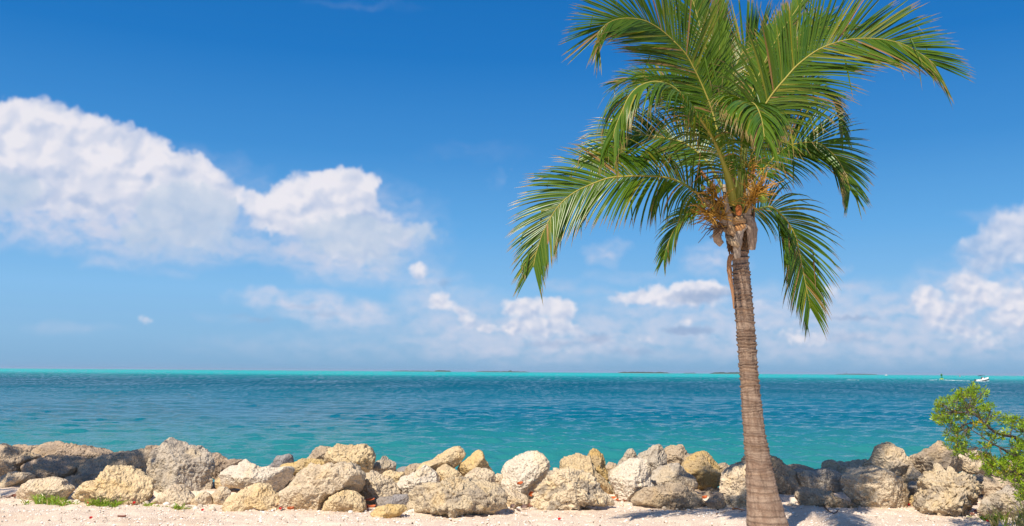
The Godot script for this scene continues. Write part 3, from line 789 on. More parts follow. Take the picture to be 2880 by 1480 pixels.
func boulder_mesh(outline: PackedVector2Array, thick: float, stone: String, seed_value: int, level: int) -> ArrayMesh:
	# outline: corners round the middle, in metres, as seen from the front
	var r := RandomNumberGenerator.new()
	r.seed = seed_value
	var table := PackedFloat32Array()
	table.resize(360)
	var n := outline.size()
	for k in 360:
		var dir := Vector2.from_angle(deg_to_rad(k))
		var best := 0.02
		for i in n:
			var hit = Geometry2D.segment_intersects_segment(Vector2.ZERO, dir * 50.0, outline[i], outline[(i + 1) % n])
			if hit != null:
				best = maxf(best, (hit as Vector2).length())
		table[k] = best
	for pass_ in 1:                                     # wear the corners a little
		var soft := table.duplicate()
		for k in 360:
			soft[k] = (table[(k + 357) % 360] + table[(k + 359) % 360] + table[k] + table[(k + 1) % 360] + table[(k + 3) % 360]) / 5.0
		table = soft
	var size := 0.0
	for k in 360:
		size += table[k] / 360.0
	var cuts := []
	for k in 13:
		var nrm := Vector3(r.randf_range(-0.8, 0.8), r.randf_range(-0.5, 0.9), r.randf_range(0.42, 1.0) * (1.0 if k < 10 else -1.0)).normalized()
		cuts.append([nrm, r.randf_range(0.60, 0.90)])
	var kind: Array = STONES[stone]
	var base: Color = kind[0]
	var stain: Color = kind[1]
	var amount: float = kind[2]
	var rough: float = kind[3] * r.randf_range(0.5, 1.0)
	var creased := 1.0 if r.randf() < 0.5 else -1.0          # knobbly or cracked
	var tone := Color(1, 0.985, 0.94) * r.randf_range(0.94, 1.06)
	var off := Vector3(r.randf_range(-50, 50), r.randf_range(-50, 50), r.randf_range(-50, 50))
	var ball := sphere(level)
	var src: PackedVector3Array = ball[0]
	var v := PackedVector3Array()
	v.resize(src.size())
	var c := PackedColorArray()
	c.resize(src.size())
	for i in src.size():
		var d := src[i]
		var rho := sqrt(d.x * d.x + d.y * d.y)
		var a := fposmod(rad_to_deg(atan2(d.y, d.x)), 360.0)
		var k := int(a)
		var rad := lerpf(table[k % 360], table[(k + 1) % 360], a - k)
		var flat := pow(rho, 0.62) / maxf(rho, 0.0001)
		var u := Vector3(d.x * flat, d.y * flat, signf(d.z) * pow(absf(d.z), 0.8))
		for cut in cuts:
			var over: float = u.dot(cut[0]) - cut[1]
			if over > 0.0:
				u -= cut[0] * over
		var p := Vector3(u.x * rad, u.y * rad, u.z * thick)
		var q := p + off
		var lump := n_lump.get_noise_3dv(q)
		var fine := n_rough.get_noise_3dv(q)
		var pit := n_pit.get_noise_3dv(q)
		var mask := smooth01(-0.1, 0.35, n_stain.get_noise_3dv(q * 1.3 + Vector3(9, 9, 9)))
		var mid := absf(n_mid.get_noise_3dv(q))
		var push := lump * 0.08 * minf(size, 0.45) + (0.025 - mid * 0.10) * creased * minf(1.0, size * 2.5) * minf(rough, 1.3) + (absf(fine) * -0.07 + 0.014) * rough * minf(1.0, size * 3.0) - smooth01(-0.6, -0.95, pit) * 0.04 * rough * mask
		var dirn := Vector3(u.x, u.y, u.z * 1.2).normalized()
		v[i] = p + dirn * push
		var s := smooth01(0.02, 0.30, n_stain.get_noise_3dv(q) + fine * 0.35 + (amount - 0.45) * 0.55)
		var y := smooth01(0.0, 0.4, n_stain.get_noise_3dv(q * 0.8 + Vector3(40, 0, 0)))
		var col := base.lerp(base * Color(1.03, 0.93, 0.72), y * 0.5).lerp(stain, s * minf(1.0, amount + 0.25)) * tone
		c[i] = Color(col.r, col.g, col.b, 1.0)
	var arr := []
	arr.resize(Mesh.ARRAY_MAX)
	arr[Mesh.ARRAY_VERTEX] = v
	arr[Mesh.ARRAY_COLOR] = c
	arr[Mesh.ARRAY_INDEX] = ball[1]
	var raw := ArrayMesh.new()
	raw.add_surface_from_arrays(Mesh.PRIMITIVE_TRIANGLES, arr)
	var st := SurfaceTool.new()
	st.create_from(raw, 0)
	st.generate_normals()
	return st.commit()

func build_boulders() -> void:
	for k in BOULDERS.size():
		var b: Array = BOULDERS[k]
		var view: Array = VIEWS[b[0]]
		var px := PackedVector2Array()
		var lo := Vector2(1e9, 1e9)
		var hi := -lo
		var pts: Array = b[4]
		for i in range(0, pts.size(), 2):
			var p := Vector2(view[0] + pts[i] / view[2], view[1] + pts[i + 1] / view[2])
			px.append(p)
			lo = lo.min(p)
			hi = hi.max(p)
		var mid := (lo + hi) / 2.0
		var depth: float = front_depth(mid.x) + b[1] * 0.98 + 0.02
		var sunk := false
		if b[1] < 0.73 and hi.y > 1398.0:                    # stands on the sand: its foot tells how far off it is
			depth = -on_plane(mid.x, hi.y - 4.0).z + 0.16 * minf(hi.y - lo.y, hi.x - lo.x) * 11.0 / FOCAL
			sunk = true
		var centre := at(mid.x, mid.y, depth)
		var outline := PackedVector2Array()
		for p in px:
			var low := maxf(p.y - mid.y, 0.0) / (hi.y - mid.y)
			var w := at(p.x, p.y + (low * low * 7.0 if sunk else 0.0), depth)
			outline.append(Vector2(w.x - centre.x, w.y - centre.y))
		var width: float = (hi.x - lo.x) * depth / FOCAL
		var height: float = (hi.y - lo.y) * depth / FOCAL
		var thick := clampf(minf(width, height) * 0.52 + 0.10 * maxf(width, height), 0.08, 0.46)
		var level := 5 if maxf(width, height) > 0.28 else 4
		var o := put(boulder_mesh(outline, thick, b[2], 300 + k, level), "boulder", mats.rock)
		o.position = centre
		tag(o, b[3], "rock", "boulders banked along the shore")
	# smaller stones that fill the gaps between the boulders
	for k in 64:
		var inner := k >= 34
		var x := (-8.5 + 17.0 * (k + 0.5) / 34.0 if not inner else -7.5 + 15.0 * (k - 33.5) / 30.0) + rng.randf_range(-0.12, 0.12)
		var outline := PackedVector2Array()
		var sz := rng.randf_range(0.20, 0.30) if not inner else rng.randf_range(0.13, 0.19)
		for i in 9:
			outline.append(Vector2.from_angle(TAU * i / 9.0) * sz * rng.randf_range(0.8, 1.1) * Vector2(1.25, 0.85))
		var o := put(boulder_mesh(outline, sz, ["brown", "tan", "grey"][k % 3], 600 + k, 4), "boulder", mats.rock)
		o.position = Vector3(x, rng.randf_range(-0.12, -0.04), -front_depth(1440.0 + x / 12.9 * FOCAL) - (0.62 if inner else 1.3) + rng.randf_range(-0.12, 0.12))
		tag(o, "rough stone packed in the gaps low down behind the front boulders", "rock", "stones packed between the boulders")

# ---------------------------------------------------------------- the palm
# fronds: midrib as [px, py, metres nearer than the trunk]; plane: where the blade's upper face looks; from: share of the midrib that is bare stalk; long: longest leaflets in metres
const FRONDS := [
	{"label": "frond arching out of the top of the picture to the left", "rib": [[2068, 585, 0.0], [2040, 470, -0.1], [2008, 330, -0.2], [1981, 254, -0.2], [1948, 185, -0.15], [1923, 145, -0.1], [1868, 91, 0.0], [1825, 63, 0.1], [1796, 54, 0.15], [1763, 51, 0.2], [1730, 56, 0.25], [1705, 69, 0.3], [1687, 87, 0.3], [1678, 106, 0.3]], "plane": [0.05, 0.10, 0.99], "from": 0.30, "long": 0.86, "droop": 0.10, "kink": 0.03, "base_kink": 0.6, "base_droop": 0.8},
	{"label": "front frond with thick green stalk, arching to the left", "rib": [[2064, 572, 0.16], [2053, 520, 0.3], [2042, 478, 0.42], [2020, 420, 0.6], [1999, 377, 0.72], [1970, 334, 0.84], [1944, 301, 0.92], [1919, 268, 1.0], [1890, 243, 1.05], [1861, 232, 1.1], [1836, 230, 1.12], [1810, 237, 1.15], [1788, 250, 1.18], [1767, 275, 1.2], [1752, 308, 1.2], [1741, 333, 1.2], [1730, 362, 1.2], [1725, 388, 1.2]], "plane": [-0.30, 0.80, 0.52], "base_kink": 0.3, "from": 0.11, "long": 0.80, "droop": 1.7, "kink": 0.22, "thick": 1.9},
	{"label": "frond behind the front one, bowing to the left", "rib": [[2060, 575, 0.0], [2020, 505, -0.1], [1985, 450, -0.2], [1930, 405, -0.3], [1883, 391, -0.35], [1854, 386, -0.35], [1817, 381, -0.4], [1788, 381, -0.4], [1763, 388, -0.4], [1738, 399, -0.4], [1712, 417, -0.4], [1687, 439, -0.4], [1664, 463, -0.4]], "plane": [-0.15, 0.40, 0.90], "from": 0.25, "long": 0.68, "droop": 0.5, "kink": 0.05},
	{"label": "longest low frond sweeping far out to the left", "rib": [[2062, 600, 0.08], [2019, 576, 0.15], [1974, 552, 0.22], [1929, 521, 0.3], [1889, 503, 0.35], [1853, 497, 0.4], [1808, 495, 0.42], [1762, 496, 0.45], [1717, 500, 0.45], [1687, 509, 0.45], [1657, 521, 0.45], [1623, 537, 0.45], [1593, 558, 0.45], [1569, 582, 0.45], [1551, 609, 0.45], [1536, 636, 0.45], [1524, 663, 0.45], [1515, 691, 0.45], [1507, 716, 0.45], [1500, 752, 0.45]], "plane": [-0.12, 0.22, 0.97], "base_droop": 2.0, "single": true, "from": 0.14, "long": 0.72, "droop": 0.32, "kink": 0.12},
	{"label": "short frond hanging down left behind the trunk", "rib": [[2055, 600, -0.1], [2000, 575, -0.35], [1960, 580, -0.55], [1938, 592, -0.65], [1918, 612, -0.7], [1898, 645, -0.75], [1883, 676, -0.8], [1872, 708, -0.8], [1867, 730, -0.8]], "plane": [-0.75, 0.45, 0.5], "from": 0.25, "long": 0.42, "droop": 0.55, "kink": 0.0},
	{"label": "frond hanging down to the right of the trunk", "rib": [[2085, 612, -0.05], [2134, 588, -0.25], [2170, 583, -0.35], [2197, 604, -0.4], [2220, 631, -0.4], [2238, 667, -0.4], [2247, 703, -0.4], [2256, 749, -0.4], [2265, 794, -0.4], [2274, 838, -0.4], [2279, 868, -0.4]], "plane": [0.25, 0.15, 0.95], "from": 0.10, "long": 0.70, "droop": 0.38, "base_droop": 0.8, "kink": 0.05},
	{"label": "frond fanning out to the right at mid height", "rib": [[2085, 585, 0.0], [2110, 530, -0.1], [2150, 475, -0.2], [2190, 430, -0.25], [2216, 412, -0.25], [2252, 402, -0.25], [2299, 402, -0.2], [2332, 423, -0.2], [2354, 446, -0.2], [2372, 476, -0.2], [2385, 509, -0.2], [2391, 536, -0.2]], "plane": [0.15, 0.22, 0.96], "base_droop": 0.9, "from": 0.24, "long": 0.64, "droop": 0.32, "kink": 0.04},
	{"label": "great frond arching over to the upper right", "rib": [[2080, 580, 0.12], [2088, 500, 0.2], [2098, 410, 0.3], [2125, 354, 0.35], [2144, 310, 0.4], [2165, 275, 0.42], [2187, 246, 0.45], [2209, 221, 0.45], [2238, 188, 0.45], [2270, 161, 0.45], [2303, 139, 0.45], [2336, 125, 0.45], [2372, 114, 0.45], [2408, 109, 0.45], [2444, 108, 0.45], [2484, 111, 0.45], [2520, 118, 0.45], [2553, 130, 0.45], [2586, 149, 0.45], [2613, 168, 0.45], [2634, 187, 0.45]], "plane": [0.08, 0.10, 0.99], "base_kink": 0.55, "base_droop": 1.5, "single": true, "from": 0.11, "long": 0.86, "droop": 0.14, "kink": 0.05},
	{"label": "frond rising behind the crown's centre, leaflets upright", "rib": [[2072, 570, -0.1], [2062, 430, -0.35], [2057, 320, -0.5], [2059, 232, -0.6], [2064, 203, -0.65], [2075, 174, -0.7], [2089, 149, -0.75], [2108, 136, -0.8], [2129, 128, -0.9], [2155, 125, -1.0], [2180, 130, -1.1], [2200, 150, -1.2], [2212, 180, -1.3]], "plane": [-0.30, -0.15, 0.94], "from": 0.42, "long": 0.84, "droop": 0.05, "kink": 0.0},
	{"label": "youngest upright spear frond, yellow-green", "rib": [[2070, 575, -0.1], [2052, 430, -0.3], [2036, 300, -0.5], [2026, 180, -0.6], [2022, 80, -0.65], [2020, -40, -0.7]], "plane": [0.35, 0.1, 0.93], "from": 0.36, "long": 0.50, "droop": 0.0, "kink": 0.0},
	{"label": "narrow frond rising to the upper right, seen edge on", "rib": [[2080, 570, 0.0], [2090, 420, 0.0], [2108, 290, 0.0], [2140, 200, -0.05], [2185, 110, -0.1], [2235, 35, -0.15], [2275, -20, -0.2], [2320, -50, -0.25]], "plane": [-0.85, 0.35, 0.35], "from": 0.36, "long": 0.56, "droop": 0.08, "kink": 0.05},
	{"label": "frond hidden behind the front one, reaching up left", "rib": [[2065, 580, -0.1], [2030, 440, -0.4], [1985, 335, -0.6], [1920, 262, -0.75], [1850, 224, -0.85], [1790, 216, -0.9], [1745, 232, -0.95]], "plane": [-0.2, 0.7, 0.68], "from": 0.34, "long": 0.55, "droop": 0.20, "kink": 0.08},
	{"label": "foreshortened frond drooping towards the camera over the crown's centre", "rib": [[2076, 580, 0.15], [2082, 470, 0.5], [2088, 380, 0.8], [2098, 315, 1.1], [2112, 290, 1.4], [2128, 300, 1.7], [2142, 335, 1.95], [2150, 385, 2.1]], "plane": [0.15, 0.75, 0.64], "from": 0.30, "long": 0.60, "droop": 1.1, "kink": 0.3},
	{"label": "frond fanning up behind the crown, left of centre", "rib": [[2066, 575, -0.15], [2050, 420, -0.5], [2020, 270, -0.8], [1990, 150, -1.0], [1965, 60, -1.1], [1940, -20, -1.2], [1905, -70, -1.3]], "plane": [0.2, 0.1, 0.97], "from": 0.32, "long": 0.66, "droop": 0.05, "kink": 0.0},
	{"label": "frond behind the crown, right of centre, bowing under the great one", "rib": [[2082, 575, -0.15], [2100, 420, -0.5], [2130, 280, -0.8], [2180, 170, -1.0], [2250, 100, -1.1], [2320, 75, -1.2], [2380, 90, -1.25]], "plane": [-0.1, 0.2, 0.97], "from": 0.30, "long": 0.62, "droop": 0.12, "kink": 0.0},
	{"label": "frond drooping behind the great right-hand one", "rib": [[2082, 580, -0.1], [2120, 430, -0.5], [2175, 320, -0.8], [2240, 258, -1.0], [2300, 245, -1.1], [2340, 275, -1.2], [2362, 330, -1.25], [2372, 380, -1.3]], "plane": [0.3, 0.6, 0.74], "from": 0.32, "long": 0.52, "droop": 0.45, "kink": 0.05},
]

var singles := 0

func leaflet(st: SurfaceTool, base: Vector3, dir: Vector3, face: Vector3, length: float, width: float, droop: float, kink: float, green: Color, r: RandomNumberGenerator) -> void:
	var segs := 6
	var p := base
	var d := dir
	var step := length / segs
	var prev: PackedVector3Array
	var broken := r.randf() < kink
	var at_seg := r.randi_range(2, 4)
	var tip := Color(0.30, 0.20, 0.08)
	for i in segs + 1:
		var t := float(i) / segs
		var w := width * (0.45 + 1.1 * t) if t < 0.35 else width * 0.84 * pow(maxf(1.0 - (t - 0.35) / 0.65, 0.0), 0.75) + 0.0006
		w = minf(w, width * 0.84) * 0.5
		var side := face.cross(d).normalized()
		var up := d.cross(side).normalized()
		var col := green
		if t > 0.86:
			col = green.lerp(tip, (t - 0.86) / 0.14 * 0.8)
		var ring := PackedVector3Array([p + side * w + up * w * 0.35, p, p - side * w + up * w * 0.35])
		if i > 0:
			st.set_color(col)
			for k in 2:
				quad(st, prev[k], prev[k + 1], ring[k + 1], ring[k])
		prev = ring
		if broken and i == at_seg:
			d = (d * 0.25 + Vector3(r.randf_range(-0.4, 0.4), -1.0, r.randf_range(-0.2, 0.4))).normalized()
		d = (d + Vector3.DOWN * droop * 2.0 * (0.25 + t) / segs).normalized()
		p += d * step

func build_frond(parent: Node3D, spec: Dictionary, seed_value: int) -> void:
	var r := RandomNumberGenerator.new()
	r.seed = seed_value
	var world := pixel_path(spec.rib, PALM_DEPTH)
	var rib := spline(world, 90)
	for i in rib.size():
		rib[i] -= parent.position
	var o := Node3D.new()
	o.name = "frond"
	parent.add_child(o, true)
	o.set_meta("label", spec.label)
	var young: bool = spec.label.begins_with("youngest")
	# stalk and midrib
	var st := begin()
	var n := rib.size()
	var lens := 0.0
	for i in n - 1:
		lens += rib[i].distance_to(rib[i + 1])
	for seg in 3:                                           # green stalk, yellower midrib, thin tip
		var i0: int = [0, 24, 58][seg]
		var i1: int = [25, 59, 90][seg]
		var part := rib.slice(i0, i1)
		var rad := PackedFloat32Array()
		for i in part.size():
			var s := float(i0 + i) / (n - 1)
			rad.append(0.004 + (0.011 * pow(1.0 - s, 1.2) + 0.020 * pow(maxf(1.0 - s * 3.2, 0.0), 1.6)) * spec.get("thick", 1.0))
		var col: Color = [Color(0.30, 0.30, 0.045) if spec.has("thick") else Color(0.17, 0.21, 0.035), Color(0.33, 0.29, 0.045), Color(0.34, 0.29, 0.05)][seg]
		tube(st, part, rad, 8, col)
	put(finish(st), "midrib", mats.stalk, o)
	# leaflets
	var pl: Array = spec.plane
	var face := Vector3(pl[0], pl[1], pl[2]).normalized()
	var blades := begin()
	var start: float = spec.from
	var count := int(clampf(lens * 46.0, 50.0, 140.0))
	for side in [-1.0, 1.0]:
		var clump := 0.0
		for i in count:
			var u := (i + r.randf_range(-0.25, 0.25) + 0.5) / count
			var s := lerpf(start, 0.995, u)
			var fi := s * (n - 1)
			var k := mini(int(fi), n - 2)
			var p := rib[k].lerp(rib[k + 1], fi - k)
			var t := (rib[mini(k + 2, n - 1)] - rib[maxi(k - 1, 0)]).normalized()
			var f := (face - t * face.dot(t)).normalized()
			var sd: Vector3 = f.cross(t).normalized() * side
			if i % 7 == 0:
				clump = r.randf_range(-0.08, 0.08)
			var ang := deg_to_rad(lerpf(58.0, 25.0, pow(u, 1.1))) + clump * 0.5 + r.randf_range(-0.05, 0.05)
			if young:
				ang = deg_to_rad(lerpf(26.0, 10.0, u)) + r.randf_range(-0.04, 0.04)
			var dir := (t * cos(ang) + sd * sin(ang) + f * (r.randf_range(-0.05, 0.12) + 0.06 + clump)).normalized()
			var prof := 0.62 + 0.38 * smooth01(0.0, 0.28, u) - 0.42 * smooth01(0.5, 1.0, u)
			var length: float = spec.long * prof * r.randf_range(0.9, 1.06)
			var wide := (0.029 if not young else 0.026) * (0.65 + 0.35 * prof) * r.randf_range(0.85, 1.1)
			var g := r.randf()
			var green := Color(0.048, 0.118, 0.009).lerp(Color(0.105, 0.178, 0.012), g)
			if r.randf() < 0.10:
				green = green.lerp(Color(0.30, 0.27, 0.03), r.randf_range(0.3, 0.8))
			if r.randf() < 0.035:
				green = Color(0.32, 0.19, 0.07)
			if young:
				green = Color(0.20, 0.30, 0.035).lerp(Color(0.13, 0.24, 0.02), g)
			var into := blades
			var single: bool = spec.get("single", false) and prof > 0.72 and singles < 300
			if single:                                          # the largest leaflets are pieces of their own
				into = begin()
				singles += 1
			leaflet(into, p, dir, f, length, wide, (spec.droop + spec.get("base_droop", 0.0) * pow(maxf(1.0 - u * 2.2, 0.0), 1.3)) * r.randf_range(0.75, 1.25), spec.kink + spec.get("base_kink", 0.0) * maxf(1.0 - u * 3.0, 0.0), green, r)
			if single:
				put(finish(into, false), "leaflet", mats.leaf, o)
	var b := put(finish(blades, false), "leaflets", mats.leaf, o)
	b.set_meta("kind", "stuff")

func build_palm() -> void:
	var foot := on_plane(2166.0, 1510.0)
	var palm := thing("palm_tree", Vector3(foot.x, 0.0, -PALM_DEPTH), "coconut palm with ringed leaning trunk rising in front of the boulders", "palm tree")
	# trunk: [px of the middle, py, width in px]
	var spine := [[2172.0, 1545.0, 150.0], [2166.0, 1510.0, 128.0], [2160.0, 1480.0, 113.0], [2153.0, 1435.0, 99.0], [2143.0, 1375.0, 83.0], [2131.0, 1284.0, 66.0], [2120.0, 1200.0, 57.0], [2107.0, 1055.0, 49.0], [2100.0, 960.0, 49.0], [2093.0, 873.0, 50.0], [2086.0, 780.0, 46.0], [2081.0, 710.0, 44.0], [2077.0, 650.0, 46.0], [2075.0, 590.0, 52.0], [2073.0, 560.0, 46.0]]
	var c := Curve3D.new()
	c.bake_interval = 0.005
	var wid := Curve.new()
	wid.max_value = 1.0
	var hs := []
	for i in spine.size():
		var p := at(spine[i][0], spine[i][1], PALM_DEPTH) - palm.position
		var a := at(spine[maxi(i - 1, 0)][0], spine[maxi(i - 1, 0)][1], PALM_DEPTH)
		var b := at(spine[mini(i + 1, spine.size() - 1)][0], spine[mini(i + 1, spine.size() - 1)][1], PALM_DEPTH)
		c.add_point(p, -(b - a) / 6.0, (b - a) / 6.0)
		hs.append([c.get_baked_length(), spine[i][2] * PALM_DEPTH / FOCAL / 2.0])
	var total := c.get_baked_length()
	var rows := 900
	var sides := 84
	var v := PackedVector3Array()
	var col := PackedColorArray()
	var scar := []
	var y := 0.0
	var r := RandomNumberGenerator.new()
	r.seed = 3
	while y < total + 0.2:                                    # leaf scars, closer together higher up
		scar.append([y, r.randf_range(-0.022, 0.022), r.randf() * TAU, r.randf_range(0.4, 1.3), r.randf_range(-1.0, 1.0)])
		y += r.randf_range(0.028, 0.072) if y > 0.7 else r.randf_range(0.045, 0.08)
	var nb := noise(1.0, 4, 101)
	for j in rows + 1:
		var s := total * j / rows
		var centre := c.sample_baked(s, true)
		var rad := 0.1
		for i in hs.size() - 1:
			if s >= hs[i][0]:
				var t := clampf((s - hs[i][0]) / maxf(hs[i + 1][0] - hs[i][0], 0.001), 0.0, 1.0)
				rad = lerpf(hs[i][1], hs[i + 1][1], t * t * (3.0 - 2.0 * t))
		for i in sides + 1:
			var a := TAU * i / sides
			var ca := cos(a)
			var sa := sin(a)
			var wob := nb.get_noise_3d(ca * 1.3, s * 3.0, sa * 1.3)
			var cut := 0.0
			var ring_tone := 0.0
			var dark := 0.0
			for q in scar:
				var e: float = s - (q[0] + q[1] * sin(a + q[2]) + wob * 0.012)
				if e > 0.0 and e < 0.08:
					ring_tone = q[4]
				if e > -0.03 and e < 0.035:
					var lip := smooth01(-0.028, -0.002, e) * (1.0 - smooth01(0.0, 0.005, e))
					cut += lip * 0.013 * q[3] * smooth01(0.2, 1.3, s)
					dark = maxf(dark, (1.0 - smooth01(0.004, 0.014, absf(e - 0.006))) * minf(q[3], 1.0))
			var fis := nb.get_noise_3d(ca * 16.0, s * 5.0, sa * 16.0)
			var rr := rad * (1.0 + wob * 0.03) + cut - smooth01(0.2, 0.5, fis) * 0.004
			v.append(centre + Vector3(ca, 0.0, sa) * rr)
			var patch := nb.get_noise_3d(ca * 2.2, s * 7.0, sa * 2.2)
			var band := nb.get_noise_2d(s * 11.0, 7.0)
			var k := Color(0.36, 0.25, 0.185).lerp(Color(0.54, 0.415, 0.325), clampf(0.5 + patch * 1.4 + ring_tone * 0.35, 0.0, 1.0))
			k = k.lerp(Color(0.16, 0.12, 0.095), smooth01(0.18, 0.42, nb.get_noise_3d(ca * 1.6 + 30.0, s * 4.0, sa * 1.6)) * 0.75 * smooth01(0.9, 2.2, s))
			k = k.lerp(Color(0.44, 0.29, 0.185), clampf(band * 1.2 - 0.1, 0.0, 0.6))
			k = k.lerp(Color(0.17, 0.115, 0.085), clampf(smooth01(0.15, 0.5, fis) * 0.5 + dark * 0.72, 0.0, 0.9))
			col.append(k)
	put(grid_mesh(v, col, sides + 1, rows + 1), "trunk", mats.bark, palm)
	for k in FRONDS.size():
		build_frond(palm, FRONDS[k], 700 + k)
	build_crown(palm)

func local_path(list: Array, palm: Node3D, count: int) -> PackedVector3Array:
	var p := spline(pixel_path(list, PALM_DEPTH), count)
	for i in p.size():
		p[i] -= palm.position
	return p

func strap(palm: Node3D, called: String, list: Array, w0: float, w1: float, curl: float, col: Color, label := "") -> void:
	# a fibrous sheath: a curved, ragged strap with some thickness
	var p := local_path(list, palm, 14)
	var st := begin()
	var rows: Array[PackedVector3Array] = []
	for i in p.size():
		var t := float(i) / (p.size() - 1)
		var d := (p[mini(i + 1, p.size() - 1)] - p[maxi(i - 1, 0)]).normalized()
		var side := d.cross(Vector3(0, 0.1, 1)).normalized()
		var out := side.cross(d).normalized()
		var w := lerpf(w0, w1, t) * (0.8 + 0.4 * sin(PI * t)) * rng.randf_range(0.9, 1.1)
		var ring := PackedVector3Array()
		for k in 9:
			var a := lerpf(-1.0, 1.0, k / 8.0)
			ring.append(p[i] + side * w * a + out * (curl * w * (1.0 - a * a)) + Vector3(0, rng.randf_range(-0.006, 0.006), 0))
		for k in range(8, -1, -1):
			var a := lerpf(-1.0, 1.0, k / 8.0)
			ring.append(p[i] + side * w * a * 0.98 + out * (curl * w * (1.0 - a * a) - 0.006))
		rows.append(ring)
	for i in rows.size() - 1:
		for k in 18:
			var tone := 0.75 + 0.5 * rng.randf()
			st.set_color(Color(col.r * tone, col.g * tone, col.b * tone))
			quad(st, rows[i][k], rows[i + 1][k], rows[i + 1][(k + 1) % 18], rows[i][(k + 1) % 18])
	var o := put(finish(st, false), called, mats.fibre, palm)
	if label != "":
		o.set_meta("label", label)

func spray(palm: Node3D, list: Array, count: int, reach: float, col: Color, label: String) -> void:
	# flower stalk: a stout stem with many thin zigzag branchlets
	var p := local_path(list, palm, 10)
	var o := Node3D.new()
	o.name = "flower_stalk"
	palm.add_child(o, true)
	o.set_meta("label", label)
	var st := begin()
	tube(st, p, taper(10, 0.016, 0.006), 6, Color(0.40, 0.24, 0.05))
	put(finish(st), "stem", mats.stalk, o)
	var tw := begin()
	var axis_dir := (p[9] - p[0]).normalized()
	for k in count:
		var s := rng.randf_range(0.3, 1.0)
		var b := p[int(s * 9)]
		var d := (axis_dir * rng.randf_range(0.2, 1.0) + Vector3(rng.randf_range(-1, 1), rng.randf_range(-0.7, 0.9), rng.randf_range(-1, 1))).normalized()
		var pts := PackedVector3Array([b])
		var l := reach * rng.randf_range(0.45, 1.1)
		for i in 6:
			d = (d + Vector3(rng.randf_range(-0.35, 0.35), rng.randf_range(-0.35, 0.3), rng.randf_range(-0.35, 0.35))).normalized()
			pts.append(pts[-1] + d * l / 6.0)
		var tone := rng.randf_range(0.45, 1.15)
		tube(tw, pts, taper(7, 0.0062, 0.0030), 4, Color(col.r * tone, col.g * tone, col.b * tone))
	put(finish(tw), "branchlets", mats.stalk, o).set_meta("kind", "stuff")

